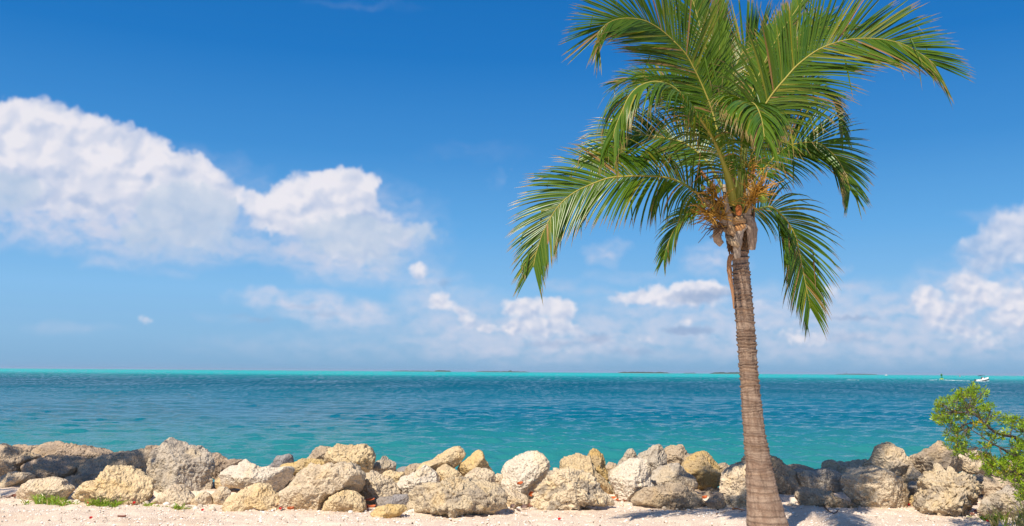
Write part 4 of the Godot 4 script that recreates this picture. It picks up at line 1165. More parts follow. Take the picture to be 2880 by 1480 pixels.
func build_crown(palm: Node3D) -> void:
	# woven sheath round the top of the trunk
	var st := begin()
	for k in 420:
		var a := rng.randf() * TAU
		var y0 := rng.randf_range(590.0, 690.0)
		var c0 := at(2077.0, y0, PALM_DEPTH) - palm.position
		var rr := lerpf(0.165, 0.095, clampf((y0 - 590.0) / 100.0, 0.0, 1.0)) * rng.randf_range(0.85, 1.05)
		var pts := PackedVector3Array()
		var turn := rng.randf_range(-0.5, 0.5)
		for i in 5:
			var aa := a + turn * i * 0.25
			pts.append(c0 + Vector3(cos(aa) * rr, -0.035 * i + 0.04, sin(aa) * rr) * Vector3(1, 1, 1))
			rr += rng.randf_range(-0.006, 0.008)
		var tone := rng.randf_range(0.5, 1.2)
		tube(st, pts, taper(5, 0.011, 0.005), 4, Color(0.24 * tone, 0.135 * tone, 0.065 * tone), 0.4)
	var f := put(finish(st), "fibre_sheath", mats.fibre, palm)
	f.set_meta("kind", "stuff")
	# old stalk bases standing round the crown
	for b in [[[2052, 640, 0.12], [2030, 610, 0.2], [1998, 576, 0.24], [1965, 548, 0.26]], [[2062, 640, 0.16], [2046, 590, 0.22], [2038, 540, 0.22]], [[2092, 640, 0.12], [2104, 590, 0.15], [2112, 552, 0.12]], [[2078, 610, 0.15], [2082, 560, 0.1], [2082, 525, 0.05]], [[2060, 610, 0.05], [2048, 560, 0.0], [2036, 520, -0.05]], [[2090, 600, 0.0], [2102, 555, -0.05], [2112, 520, -0.1]], [[2056, 650, 0.1], [2020, 632, 0.16], [1985, 612, 0.18]]]:
		var p := local_path(b, palm, 10)
		var s2 := begin()
		tube(s2, p, taper(10, 0.055, 0.024), 9, Color(0.33, 0.265, 0.20), 0.55)
		put(finish(s2), "stalk_base", mats.fibre, palm)
	for b in [[[2072, 600, 0.16], [2056, 540, 0.1], [2036, 490, 0.06]], [[2086, 600, 0.14], [2092, 540, 0.1], [2095, 490, 0.1]], [[2050, 610, 0.1], [2010, 570, 0.15], [1970, 540, 0.2]]]:
		var p := local_path(b, palm, 10)
		var s2 := begin()
		tube(s2, p, taper(10, 0.036, 0.022), 9, Color(0.24, 0.27, 0.05), 0.6)
		put(finish(s2), "stalk_base", mats.stalk, palm).set_meta("label", "green young stalk base")
	# dry sheaths hanging from the crown
	strap(palm, "dry_sheath", [[2094, 606, 0.15], [2112, 628, 0.18], [2116, 670, 0.17], [2115, 703, 0.14]], 0.058, 0.042, 0.45, Color(0.30, 0.22, 0.165), "grey sheath hanging down the right of the crown")
	strap(palm, "dry_sheath", [[2100, 634, 0.20], [2082, 650, 0.22], [2074, 690, 0.20], [2074, 726, 0.16]], 0.036, 0.040, 0.4, Color(0.33, 0.265, 0.21), "grey sheath hanging in front of the trunk")
	strap(palm, "dry_sheath", [[2052, 664, 0.14], [2062, 680, 0.2], [2080, 692, 0.22]], 0.05, 0.03, 0.5, Color(0.38, 0.28, 0.18), "tan sheath wrapped across the trunk")
	strap(palm, "dry_sheath", [[2030, 648, 0.16], [2017, 655, 0.16], [2018, 672, 0.16], [2030, 688, 0.15]], 0.032, 0.044, 0.5, Color(0.40, 0.28, 0.19), "small brown sheath dangling left of the crown")
	strap(palm, "dry_sheath", [[2058, 716, 0.10], [2051, 740, 0.11], [2054, 780, 0.11], [2062, 830, 0.10], [2064, 868, 0.10]], 0.030, 0.008, 0.5, Color(0.33, 0.17, 0.085), "rusty strip hanging down the left side of the trunk")
	strap(palm, "dry_sheath", [[2060, 628, 0.18], [2078, 618, 0.22], [2096, 624, 0.2]], 0.04, 0.034, 0.6, Color(0.40, 0.25, 0.13))
	strap(palm, "dry_sheath", [[2062, 648, 0.18], [2080, 642, 0.22], [2096, 636, 0.2]], 0.04, 0.034, 0.6, Color(0.46, 0.24, 0.10))
	strap(palm, "dry_sheath", [[2048, 620, 0.12], [2058, 645, 0.2], [2070, 660, 0.2]], 0.05, 0.04, 0.5, Color(0.36, 0.24, 0.14))
	strap(palm, "torn_stump", [[2078, 578, 0.2], [2078, 592, 0.22], [2078, 606, 0.22]], 0.030, 0.030, 0.7, Color(0.52, 0.17, 0.05), "orange torn stump in the middle of the crown")
	strap(palm, "spathe", [[2052, 455, 0.05], [2056, 490, 0.1], [2062, 520, 0.1]], 0.05, 0.03, 0.6, Color(0.34, 0.18, 0.07), "brown papery spathe behind the thick green stalk")
	strap(palm, "spathe", [[2132, 404, 0.2], [2124, 450, 0.22], [2112, 505, 0.2]], 0.008, 0.028, 0.7, Color(0.34, 0.14, 0.06), "pointed brown spathe at the right of the crown")
	strap(palm, "spathe", [[2136, 410, 0.1], [2132, 430, 0.1], [2126, 452, 0.1]], 0.006, 0.014, 0.7, Color(0.38, 0.12, 0.05))
	strap(palm, "spathe", [[1962, 470, 0.2], [1985, 500, 0.2], [2010, 530, 0.18]], 0.012, 0.026, 0.6, Color(0.36, 0.16, 0.08), "reddish spathe at the left of the crown")
	# flower stalks
	spray(palm, [[2055, 600, 0.15], [2020, 560, 0.3], [1990, 530, 0.35]], 80, 0.25, Color(0.47, 0.245, 0.03), "orange flower stalk left of the thick green stalk")
	spray(palm, [[2055, 620, 0.15], [2015, 605, 0.3], [1975, 590, 0.35]], 110, 0.27, Color(0.47, 0.245, 0.03), "orange flower stalk hanging at the lower left of the crown")
	spray(palm, [[2095, 600, 0.15], [2120, 555, 0.3], [2140, 520, 0.3]], 120, 0.28, Color(0.47, 0.245, 0.03), "orange flower stalk right of the crown")
	spray(palm, [[2085, 580, 0.1], [2100, 500, 0.2], [2118, 450, 0.25]], 70, 0.22, Color(0.47, 0.245, 0.03), "tall yellow-orange flower stalk beside the pointed spathe")
	spray(palm, [[2060, 630, 0.12], [2030, 640, 0.2], [2000, 640, 0.2]], 26, 0.26, Color(0.16, 0.09, 0.05), "bare dark twigs dangling left of the crown")
	# young nuts
	for q in [[1996, 518, 0.34, 0.030], [2018, 533, 0.36, 0.032], [1978, 528, 0.34, 0.022], [2146, 556, 0.34, 0.050], [2006, 592, 0.30, 0.028]]:
		var m := SphereMesh.new()
		m.radius = q[3]
		m.height = q[3] * 2.5
		m.radial_segments = 20
		m.rings = 12
		var o := put(m, "coconut", plain(lin(0.20, 0.30, 0.03), 0.4), palm)
		o.position = at(q[0], q[1], PALM_DEPTH - q[2]) - palm.position
		o.rotation = Vector3(0.3, 0, 0.4)

# ---------------------------------------------------------------- a broadleaf tree standing left of the picture, whose shade lies on the boulders there
func build_shade_tree() -> void:
	var o := thing("almond_tree", Vector3(-11.4, 0, -6.6), "broadleaf shade tree left of the picture, its shade on the left boulders", "tree")
	var st := begin()
	var trunk := spline(PackedVector3Array([Vector3(0, -0.2, 0), Vector3(0.1, 2.2, -0.3), Vector3(0.3, 4.6, -0.8), Vector3(0.9, 6.1, -1.4)]), 20)
	tube(st, trunk, taper(20, 0.26, 0.10), 14, Color(0.16, 0.125, 0.10))
	put(finish(st), "trunk", mats.bark, o)
	for k in 6:
		var b := begin()
		var a := TAU * k / 6.0
		var p := spline(PackedVector3Array([trunk[15 + k % 4], Vector3(1.2 + cos(a) * 0.9, 6.3 + 0.2 * sin(a * 2.0), -1.9 + sin(a) * 0.7), Vector3(1.9 + cos(a) * 1.4, 6.6, -2.1 + sin(a) * 0.7)]), 10)
		tube(b, p, taper(10, 0.07, 0.02), 8, Color(0.16, 0.125, 0.10))
		put(finish(b), "branch", mats.bark, o)
	var r := RandomNumberGenerator.new()
	r.seed = 17
	var crown := begin()
	for k in 520:
		var c := Vector3(r.randfn(0, 0.5), r.randfn(0, 0.42), r.randfn(0, 0.5))
		if c.length() > 1.1:
			c = c.normalized() * r.randf() * 1.1
		var p := Vector3(2.3, 6.6, -2.1) + c * Vector3(1.5, 0.5, 0.75)
		var d := Vector3(r.randf_range(-1, 1), r.randf_range(-0.6, 0.3), r.randf_range(-1, 1)).normalized() * 0.12
		var s := d.cross(Vector3.UP).normalized() * 0.055
		crown.set_color(Color(0.05, 0.12, 0.02))
		quad(crown, p - d, p + s, p + d, p - s)
	put(finish(crown, false), "crown", mats.leaf, o).set_meta("kind", "stuff")

# ---------------------------------------------------------------- shrub at the right edge
const SHRUB_DEPTH := 9.9
const SHRUB_BRANCHES := [
	[[2960, 1470], [2930, 1380], [2905, 1310], [2872, 1286], [2836, 1273], [2806, 1256], [2773, 1236], [2746, 1219], [2728, 1203]],
	[[2930, 1380], [2915, 1300], [2895, 1255], [2869, 1239], [2842, 1226], [2806, 1219], [2779, 1200], [2759, 1180], [2739, 1163], [2710, 1160], [2670, 1160], [2640, 1168]],
	[[2759, 1180], [2746, 1150], [2740, 1123], [2738, 1088]],
	[[2742, 1128], [2756, 1115], [2772, 1100]],
	[[2733, 1166], [2712, 1132], [2694, 1110]],
	[[2770, 1195], [2785, 1160], [2782, 1145]],
	[[2739, 1186], [2715, 1196], [2698, 1206], [2692, 1230], [2693, 1273], [2703, 1306], [2733, 1326]],
	[[2700, 1162], [2668, 1150], [2640, 1130]],
	[[2842, 1226], [2846, 1190], [2826, 1172]],
	[[2895, 1255], [2878, 1210], [2872, 1180]],
	[[2930, 1390], [2880, 1340], [2830, 1320], [2780, 1300], [2735, 1290]],
	[[2930, 1400], [2890, 1370], [2850, 1350], [2800, 1342], [2765, 1330]],
	[[2940, 1420], [2900, 1400], [2870, 1390]],
	[[2796, 1250], [2770, 1258], [2752, 1262]],
	[[2880, 1290], [2850, 1262], [2838, 1240]]]
# where tufts of leaves sit: [px, py, half width, half height, count]
const SHRUB_TUFTS := [[2642, 1168, 22, 20, 34], [2660, 1140, 26, 18, 34], [2690, 1120, 24, 18, 30], [2712, 1108, 18, 12, 18], [2738, 1102, 14, 20, 34], [2768, 1106, 12, 12, 10], [2670, 1180, 34, 22, 44], [2710, 1158, 30, 26, 46], [2748, 1148, 24, 26, 40], [2780, 1150, 20, 14, 18], [2690, 1215, 34, 24, 44], [2710, 1250, 26, 28, 36], [2672, 1252, 16, 16, 14], [2770, 1190, 30, 20, 26], [2800, 1172, 14, 14, 10], [2830, 1185, 22, 18, 22], [2862, 1190, 22, 20, 26], [2875, 1210, 20, 20, 24], [2775, 1240, 26, 20, 24], [2815, 1225, 26, 14, 16], [2700, 1272, 26, 12, 16],
	[2860, 1250, 22, 20, 30], [2885, 1250, 20, 30, 34], [2760, 1285, 30, 14, 34], [2800, 1300, 36, 18, 50], [2845, 1300, 36, 24, 60], [2880, 1310, 26, 40, 70], [2870, 1350, 30, 26, 50], [2800, 1330, 34, 14, 30], [2780, 1320, 24, 10, 16], [2875, 1390, 16, 22, 40], [2900, 1290, 30, 60, 60], [2910, 1200, 30, 60, 30], [2905, 1380, 24, 40, 40], [2835, 1340, 24, 16, 24], [2852, 1272, 14, 10, 10], [2735, 1205, 24, 20, 14]]

func build_shrub() -> void:
	var r := RandomNumberGenerator.new()
	r.seed = 23
	var foot := on_plane(2960.0, 1470.0)
	var o := thing("green_shrub", Vector3(foot.x, 0, -SHRUB_DEPTH), "bright green shrub with twisted grey branches reaching in from the right edge", "shrub")
	var joints := PackedVector3Array()
	for k in SHRUB_BRANCHES.size():
		var list := []
		for p in SHRUB_BRANCHES[k]:
			list.append([p[0], p[1], 0.25 * sin(p[0] * 0.021 + k)])
		var pts := spline(pixel_path(list, SHRUB_DEPTH), 40)
		var wig := PackedVector3Array()
		for i in pts.size():
			var q := pts[i] - o.position + Vector3(r.randf_range(-1, 1), r.randf_range(-1, 1), r.randf_range(-1, 1)) * 0.006
			wig.append(q)
			joints.append(q)
		var st := begin()
		var big := 0.026 if k < 2 else 0.012 if k > 9 and k < 13 else 0.008
		tube(st, wig, taper(40, big, 0.0045 if k < 2 else 0.003), 7, Color(0.17, 0.145, 0.125))
		put(finish(st), "branch", mats.bark, o)
	var leaves := begin()
	var twigs := begin()
	for s in SHRUB_TUFTS:
		for k in int(s[4] * 0.92):
			var a := r.randf() * TAU
			var rad := sqrt(r.randf())
			var p := at(s[0] + cos(a) * rad * s[2], s[1] + sin(a) * rad * s[3], SHRUB_DEPTH + r.randf_range(-0.35, 0.35)) - o.position
			var near := joints[0]
			for j in range(0, joints.size(), 3):
				if joints[j].distance_squared_to(p) < near.distance_squared_to(p):
					near = joints[j]
			var out := (p - near).normalized()
			if r.randf() < 0.8:
				var bend := (near + p) / 2.0 + Vector3(0, r.randf_range(-0.03, 0.0), 0)
				tube(twigs, PackedVector3Array([near, bend, p]), PackedFloat32Array([0.0032, 0.0025, 0.0018]), 4, Color(0.20, 0.17, 0.14), 1.0, false)
			var grow := (out + Vector3(0, 0.7, 0) + Vector3(r.randf_range(-0.4, 0.4), 0, r.randf_range(-0.4, 0.4))).normalized()
			var old := r.randf()
			var green := Color(0.13, 0.27, 0.014).lerp(Color(0.32, 0.43, 0.025), old)
			if r.randf() < 0.05:
				green = Color(0.45, 0.36, 0.03)
			var count := r.randi_range(9, 13)
			for i in count:
				var d := (grow * r.randf_range(0.1, 1.1) + Vector3(r.randf_range(-1, 1), r.randf_range(-0.6, 1), r.randf_range(-1, 1)).normalized() * 0.9).normalized()
				var l := r.randf_range(0.028, 0.056)
				var w := d.cross(Vector3(r.randf_range(-1, 1), r.randf_range(-1, 1), r.randf_range(-1, 1))).normalized() * 0.0058
				var base := p + grow * r.randf_range(-0.03, 0.02)
				var tone := r.randf_range(0.75, 1.2)
				leaves.set_color(Color(green.r * tone, green.g * tone, green.b * tone))
				quad(leaves, base, base + d * l * 0.65 + w, base + d * l, base + d * l * 0.65 - w)
	put(finish(leaves, false), "leaves", mats.leaf, o).set_meta("kind", "stuff")
	put(finish(twigs), "twigs", mats.bark, o).set_meta("kind", "stuff")

# ---------------------------------------------------------------- grass
func clump(called: String, label: String, px: float, py: float, half: float, count: int, tall: float, straw: float, flat: float, cat := "grass") -> void:
	var foot := on_plane(px, py)
	var o := thing(called, Vector3(foot.x, 0.0, foot.z), label, cat, "grass and weeds along the foot of the boulders")
	var st := begin()
	var tufts := PackedVector3Array()
	for k in maxi(3, int(half * 40.0)):
		var a := rng.randf() * TAU
		var rad := sqrt(rng.randf()) * half
		tufts.append(Vector3(cos(a) * rad, rng.randf_range(0.45, 1.15), sin(a) * rad * 0.45))
	for k in count:
		var tuft := tufts[rng.randi() % tufts.size()]
		var b := Vector3(tuft.x + rng.randfn(0.0, 0.022), 0.0, tuft.z + rng.randfn(0.0, 0.016))
		b.y = sand_height(foot.x + b.x, foot.z + b.z) - 0.01
		var d := Vector3(rng.randf_range(-1, 1) * flat, 1.0, rng.randf_range(-1, 1) * flat).normalized()
		var l := tall * tuft.y * rng.randf_range(0.45, 1.1)
		var w := d.cross(Vector3(rng.randf_range(-0.4, 0.4), 0, 1)).normalized() * rng.randf_range(0.0035, 0.0075)
		var bend := Vector3(d.x, -0.35, d.z) * l * 0.35
		var col := Color(0.14, 0.27, 0.015).lerp(Color(0.28, 0.38, 0.035), rng.randf())
		if rng.randf() < straw:
			col = Color(0.58, 0.47, 0.24).lerp(Color(0.40, 0.36, 0.14), rng.randf())
		st.set_color(col)
		var m := b + d * l * 0.55
		var tip := b + d * l + bend
		quad(st, b - w, m - w * 0.9, m + w * 0.9, b + w)
		for v in [m - w * 0.9, tip, m + w * 0.9]:
			st.add_vertex(v)
	put(finish(st, false), "blades", mats.leaf, o).set_meta("kind", "stuff")

func build_grass() -> void:
	clump("grass_clump", "leftmost green grass clump, in front of the low pitted boulder", 118, 1415, 0.24, 150, 0.19, 0.12, 1.1)
	clump("grass_clump", "bright grass clump between the two leftmost front boulders", 172, 1420, 0.14, 80, 0.15, 0.15, 1.2)
	clump("grass_clump", "wide grass clump in front of the second front boulder from the left", 290, 1426, 0.24, 170, 0.16, 0.12, 1.2)
	clump("grass_clump", "thin strip of grass left of the small cream boulder", 402, 1424, 0.10, 50, 0.08, 0.15, 1.3)
	clump("grass_clump", "sparse low weeds in front of the small cream boulder", 450, 1426, 0.14, 60, 0.045, 0.3, 1.3)
	clump("grass_clump", "round grass clump right of the sparse low weeds", 505, 1430, 0.12, 80, 0.12, 0.3, 1.2)
	clump("weed", "tiny green weed at the foot of the largest rough boulder", 1392, 1432, 0.05, 40, 0.05, 0.05, 1.0, "weed")
	clump("weed", "small green sprig growing on the left end of the largest rough boulder", 1162, 1424, 0.06, 70, 0.14, 0.0, 0.5, "weed")
	clump("grass_clump", "short bright grass clump left of the tall straw grass", 2790, 1462, 0.17, 200, 0.12, 0.1, 0.9)
	clump("grass_clump", "tall straw-coloured grass at the lower right corner", 2850, 1492, 0.26, 150, 0.34, 0.75, 0.5)
	clump("grass_clump", "straw grass stalks under the shrub at the right edge", 2890, 1474, 0.18, 80, 0.42, 0.8, 0.45)
	clump("weed", "tiny weed on the sand near the lower right corner", 2730, 1452, 0.03, 24, 0.03, 0.05, 1.2, "weed")

# ---------------------------------------------------------------- boats and buoys
func lathe(profile: Array, sides := 16) -> ArrayMesh:
	var st := begin()
	for i in profile.size() - 1:
		for k in sides:
			var a0 := TAU * k / sides
			var a1 := TAU * (k + 1) / sides
			var f := func(p: Array, a: float) -> Vector3: return Vector3(cos(a) * p[0], p[1], sin(a) * p[0])
			quad(st, f.call(profile[i], a0), f.call(profile[i + 1], a0), f.call(profile[i + 1], a1), f.call(profile[i], a1))
	return finish(st)

func hull_mesh(l: float, beam: float, h0: float, h1: float) -> Array:
	# two meshes: topsides and dark bottom; bow towards +x
	var top := begin()
	var bot := begin()
	var n := 24
	var prev := []
	for i in n + 1:
		var t := float(i) / n
		var x := lerpf(-l / 2.0, l / 2.0, t)
		var b := beam / 2.0 * (1.0 - pow(maxf((t - 0.45) / 0.55, 0.0), 2.2)) + 0.02
		var deck := lerpf(h0, h1, t * t)
		var chine := lerpf(0.28, 0.75, pow(t, 2.0)) * h0
		var keel := lerpf(-0.35, 0.25, pow(t, 3.0))
		var ring := [Vector3(x, deck, -b), Vector3(x, chine, -b * 0.82), Vector3(x, keel, 0), Vector3(x, chine, b * 0.82), Vector3(x, deck, b), Vector3(x, deck - 0.12, b - 0.12 if b > 0.2 else 0.0), Vector3(x, deck - 0.12, -b + 0.12 if b > 0.2 else 0.0)]
		if i > 0:
			for k in 7:
				var st: SurfaceTool = bot if k == 1 or k == 2 else top
				quad(st, prev[k], ring[k], ring[(k + 1) % 7], prev[(k + 1) % 7])
		else:
			for k in range(1, 6):
				for v in [ring[0], ring[k], ring[k + 1]]:
					top.add_vertex(v)
		prev = ring
	return [finish(top, false), finish(bot, false)]

func build_boats() -> void:
	var white := plain(lin(0.80, 0.79, 0.78), 0.3)
	var dark := plain(lin(0.03, 0.035, 0.05), 0.4)
	var spot := on_plane(2764.0, 1072.5, SEA_LEVEL)
	var boat := thing("motor_boat", Vector3(spot.x, SEA_LEVEL + 0.1, spot.z), "white open motor boat with dark canopy speeding to the right", "boat")
	boat.rotation = Vector3(0, deg_to_rad(8.0), deg_to_rad(7.0))
	var parts := hull_mesh(7.0, 2.3, 0.85, 1.45)
	var hull := put(parts[0], "hull", white, boat)
	put(parts[1], "bottom", dark, hull)
	var eng := begin()
	tube(eng, PackedVector3Array([Vector3(-3.75, -0.3, 0), Vector3(-3.75, 0.7, 0), Vector3(-3.7, 1.15, 0), Vector3(-3.6, 1.25, 0)]), PackedFloat32Array([0.12, 0.2, 0.36, 0.2]), 10)
	put(finish(eng), "outboard_motor", dark, boat)
	var canopy := begin()
	var pr := PackedVector3Array()
	for i in 7:
		var t := i / 6.0
		pr.append(Vector3(lerpf(-1.4, 1.1, t), 2.55 + 0.12 * sin(PI * t), 0))
	for i in 6:
		var z := Vector3(0, 0, 0.95)
		var up := Vector3(0, 0.09, 0)
		quad(canopy, pr[i] - z, pr[i + 1] - z, pr[i + 1] + z, pr[i] + z)
		quad(canopy, pr[i] - z + up, pr[i] + z + up, pr[i + 1] + z + up, pr[i + 1] - z + up)
		quad(canopy, pr[i] + z, pr[i + 1] + z, pr[i + 1] + z + up, pr[i] + z + up)
		quad(canopy, pr[i] - z, pr[i] - z + up, pr[i + 1] - z + up, pr[i + 1] - z)
	put(finish(canopy, false), "canopy", dark, boat)
	for q in [[-1.1, 0.8], [-1.1, -0.8], [0.8, 0.8], [0.8, -0.8]]:
		var st := begin()
		tube(st, PackedVector3Array([Vector3(q[0], 0.9, q[1]), Vector3(q[0] * 0.95, 2.58, q[1])]), PackedFloat32Array([0.035, 0.035]), 6)
		put(finish(st), "canopy_pole", dark, boat)
	var con := begin()
	tube(con, PackedVector3Array([Vector3(0.35, 0.5, 0), Vector3(0.35, 1.3, 0), Vector3(0.55, 1.75, 0)]), PackedFloat32Array([0.42, 0.40, 0.22]), 8)
	put(finish(con), "console", white, boat)
	# two people aboard
	var shirts := [[-0.75, 0.35, Color(0.10, 0.10, 0.13), "person in dark clothes seated at the back of the motor boat"], [0.05, -0.1, Color(0.45, 0.16, 0.10), "person in a reddish top standing at the boat's console"]]
	for k in 2:
		var s: Array = shirts[k]
		var where := boat.transform * Vector3(s[0], 0.75, s[1])
		var o := thing("person", where, s[3], "person", "people aboard the motor boat")
		o.rotation.y = boat.rotation.y
		var body := begin()
		var col: Color = s[2]
		tube(body, PackedVector3Array([Vector3(0, 0, 0), Vector3(0, 0.4, 0), Vector3(0.02, 0.75, 0), Vector3(0.03, 0.95, 0), Vector3(0.03, 1.02, 0)]), PackedFloat32Array([0.17, 0.16, 0.2, 0.16, 0.07]), 10, col)
		for side in [-1.0, 1.0]:
			tube(body, PackedVector3Array([Vector3(0.02, 0.92, 0.18 * side), Vector3(0.08, 0.65, 0.26 * side), Vector3(0.36, 0.58, 0.2 * side)]), PackedFloat32Array([0.06, 0.05, 0.04]), 6, col.lerp(Color(0.4, 0.24, 0.16), 0.6))
		tube(body, PackedVector3Array([Vector3(0.03, 1.0, 0), Vector3(0.04, 1.08, 0), Vector3(0.05, 1.18, 0), Vector3(0.04, 1.27, 0), Vector3(0.04, 1.3, 0)]), PackedFloat32Array([0.055, 0.085, 0.105, 0.085, 0.03]), 10, Color(0.38, 0.23, 0.16))
		put(finish(body), "body", mats.stalk, o)
	# wake and whitecaps: low heaps of foam
	foam("boat_wake", "broken white foam trail behind the motor boat", [[2618, 1069.5], [2640, 1069.0], [2665, 1069.6], [2690, 1071.0], [2715, 1071.8], [2735, 1072.2]], 0.8, 100, 0.32)
	foam("boat_wake", "white spray along the motor boat's waterline", [[2736, 1072.6], [2750, 1073.0], [2772, 1072.6], [2779, 1071.8]], 0.45, 44, 0.4)
	foam("whitecap", "small white wave crest on the sea at the far left", [[444, 1079.5], [455, 1078.5], [467, 1077.6]], 0.10, 6, 0.06)
	foam("whitecap", "thin pale foam line on the sea right of the palm trunk", [[2384, 1069.0], [2402, 1069.4], [2422, 1069.6]], 0.4, 34, 0.2)
	# channel buoy
	var bs := on_plane(2649.0, 1067.8, SEA_LEVEL)
	var buoy := thing("channel_buoy", Vector3(bs.x, SEA_LEVEL, bs.z), "green channel buoy with a drum-shaped top mark beside the boat's wake", "buoy")
	put(lathe([[0.05, -0.4], [1.05, -0.35], [1.2, 0.1], [1.15, 0.55], [0.95, 0.72], [0.05, 0.76]]), "float", plain(lin(0.30, 0.42, 0.10), 0.5), buoy)
	for k in 4:
		var a := TAU * k / 4.0 + 0.4
		var st := begin()
		tube(st, PackedVector3Array([Vector3(cos(a) * 0.6, 0.7, sin(a) * 0.6), Vector3(cos(a) * 0.3, 2.4, sin(a) * 0.3)]), PackedFloat32Array([0.07, 0.06]), 6)
		put(finish(st), "leg", plain(lin(0.01, 0.22, 0.10), 0.5), buoy)
	var panel := begin()
	tube(panel, PackedVector3Array([Vector3(0.15, 0.75, 0), Vector3(0.12, 2.4, 0)]), PackedFloat32Array([0.34, 0.22]), 8)
	put(finish(panel), "panel", plain(lin(0.01, 0.26, 0.12), 0.5), buoy)
	put(lathe([[0.02, 2.3], [0.5, 2.35], [0.56, 2.85], [0.5, 3.3], [0.12, 3.36], [0.1, 3.7], [0.02, 3.72]]), "top_mark", plain(lin(0.03, 0.16, 0.02), 0.5), buoy)
	# red buoy far out
	var rs := at(2700.0, 1056.0, 1900.0)
	var red := thing("channel_buoy", Vector3(rs.x, SEA_LEVEL, -1900.0), "tiny red buoy far out, just left of the motor boat", "buoy")
	put(lathe([[0.05, -0.4], [1.2, -0.3], [1.2, 0.7], [0.5, 0.9], [0.45, 2.6], [0.05, 3.2]]), "float", plain(lin(0.55, 0.05, 0.12), 0.5), red)
	# a far white boat
	var fs := at(2493.0, 1056.0, 2600.0)
	var far := thing("motor_boat", Vector3(fs.x, SEA_LEVEL, -2600.0), "tiny white cruiser far away on the horizon", "boat")
	var fp := hull_mesh(8.0, 2.8, 1.3, 2.0)
	put(fp[0], "hull", white, far)
	put(fp[1], "bottom", dark, far)
	var cab := begin()
	tube(cab, PackedVector3Array([Vector3(0.2, 1.0, 0), Vector3(0.1, 2.6, 0), Vector3(-0.2, 3.8, 0)]), PackedFloat32Array([1.4, 1.2, 0.6]), 8)
	put(finish(cab), "cabin", white, far)

func foam(called: String, label: String, path: Array, width: float, count: int, height: float) -> void:
	var pts := PackedVector3Array()
	for p in path:
		pts.append(on_plane(p[0], p[1], SEA_LEVEL))
	var line := spline(pts, 60)
	var o := thing(called, line[30], label, "foam", "")
	var st := begin()
	for k in count:
		var t := rng.randf()
		var p := line[int(t * 59)] - line[30] + Vector3(rng.randf_range(-1, 1) * width, 0, rng.randfn(0, width * 1.5))
		var r := rng.randf_range(0.12, 0.5) * height
		var w := r * rng.randf_range(1.5, 4.5)
		# a low blob: six-sided cap
		for i in 8:
			var a0 := TAU * i / 8.0
			var a1 := TAU * (i + 1) / 8.0
			var e0 := p + Vector3(cos(a0) * w, -0.12, sin(a0) * w * 0.7)
			var e1 := p + Vector3(cos(a1) * w, -0.12, sin(a1) * w * 0.7)
			var m0 := p + Vector3(cos(a0) * w * 0.6, r * 0.62, sin(a0) * w * 0.42)
			var m1 := p + Vector3(cos(a1) * w * 0.6, r * 0.62, sin(a1) * w * 0.42)
			quad(st, e0, m0, m1, e1)
			for v in [m0, p + Vector3(0, r * 0.8, 0), m1]:
				st.add_vertex(v)
	var m := put(finish(st), "foam", mats.foam, o)
	m.set_meta("kind", "stuff")

# ---------------------------------------------------------------- things lying on the sand
func leaf_shape(l: float, w: float, curl: float) -> ArrayMesh:
	# a dry almond leaf: curled sheet with a rib, 2 mm thick
	var st := begin()
	var n := 8
	for face in [0, 1]:
		var prev := PackedVector3Array()
		for i in n + 1:
			var t := float(i) / n
			var ww := w * pow(sin(PI * clampf(0.04 + t * 0.93, 0.0, 1.0)), 0.75) * (0.8 + 0.3 * t)
			var x := (t - 0.5) * l
			var ring := PackedVector3Array()
			for k in 5:
				var a := (k - 2) / 2.0
				ring.append(Vector3(x, curl * (a * a * w + 0.5 * (t - 0.5) * (t - 0.5) * l) + 0.003 + (0.002 if face == 0 else 0.0), a * ww))
			if i > 0:
				for k in 4:
					if face == 0:
						quad(st, prev[k], prev[k + 1], ring[k + 1], ring[k])
					else:
						quad(st, prev[k], ring[k], ring[k + 1], prev[k + 1])
			prev = ring
	return finish(st)

func lay(called: String, mesh: Mesh, mat: Material, px: float, py: float, lift: float, turn: float, tilt: float, label: String, category: String, group := "") -> MeshInstance3D:
	var p := on_plane(px, py)
	var o := put(mesh, called, mat)
	o.position = Vector3(p.x, sand_height(p.x, p.z) + 0.006 + lift, p.z)
	o.rotation = Vector3(tilt, turn, tilt * 0.4)
	tag(o, label, category, group)
	return o

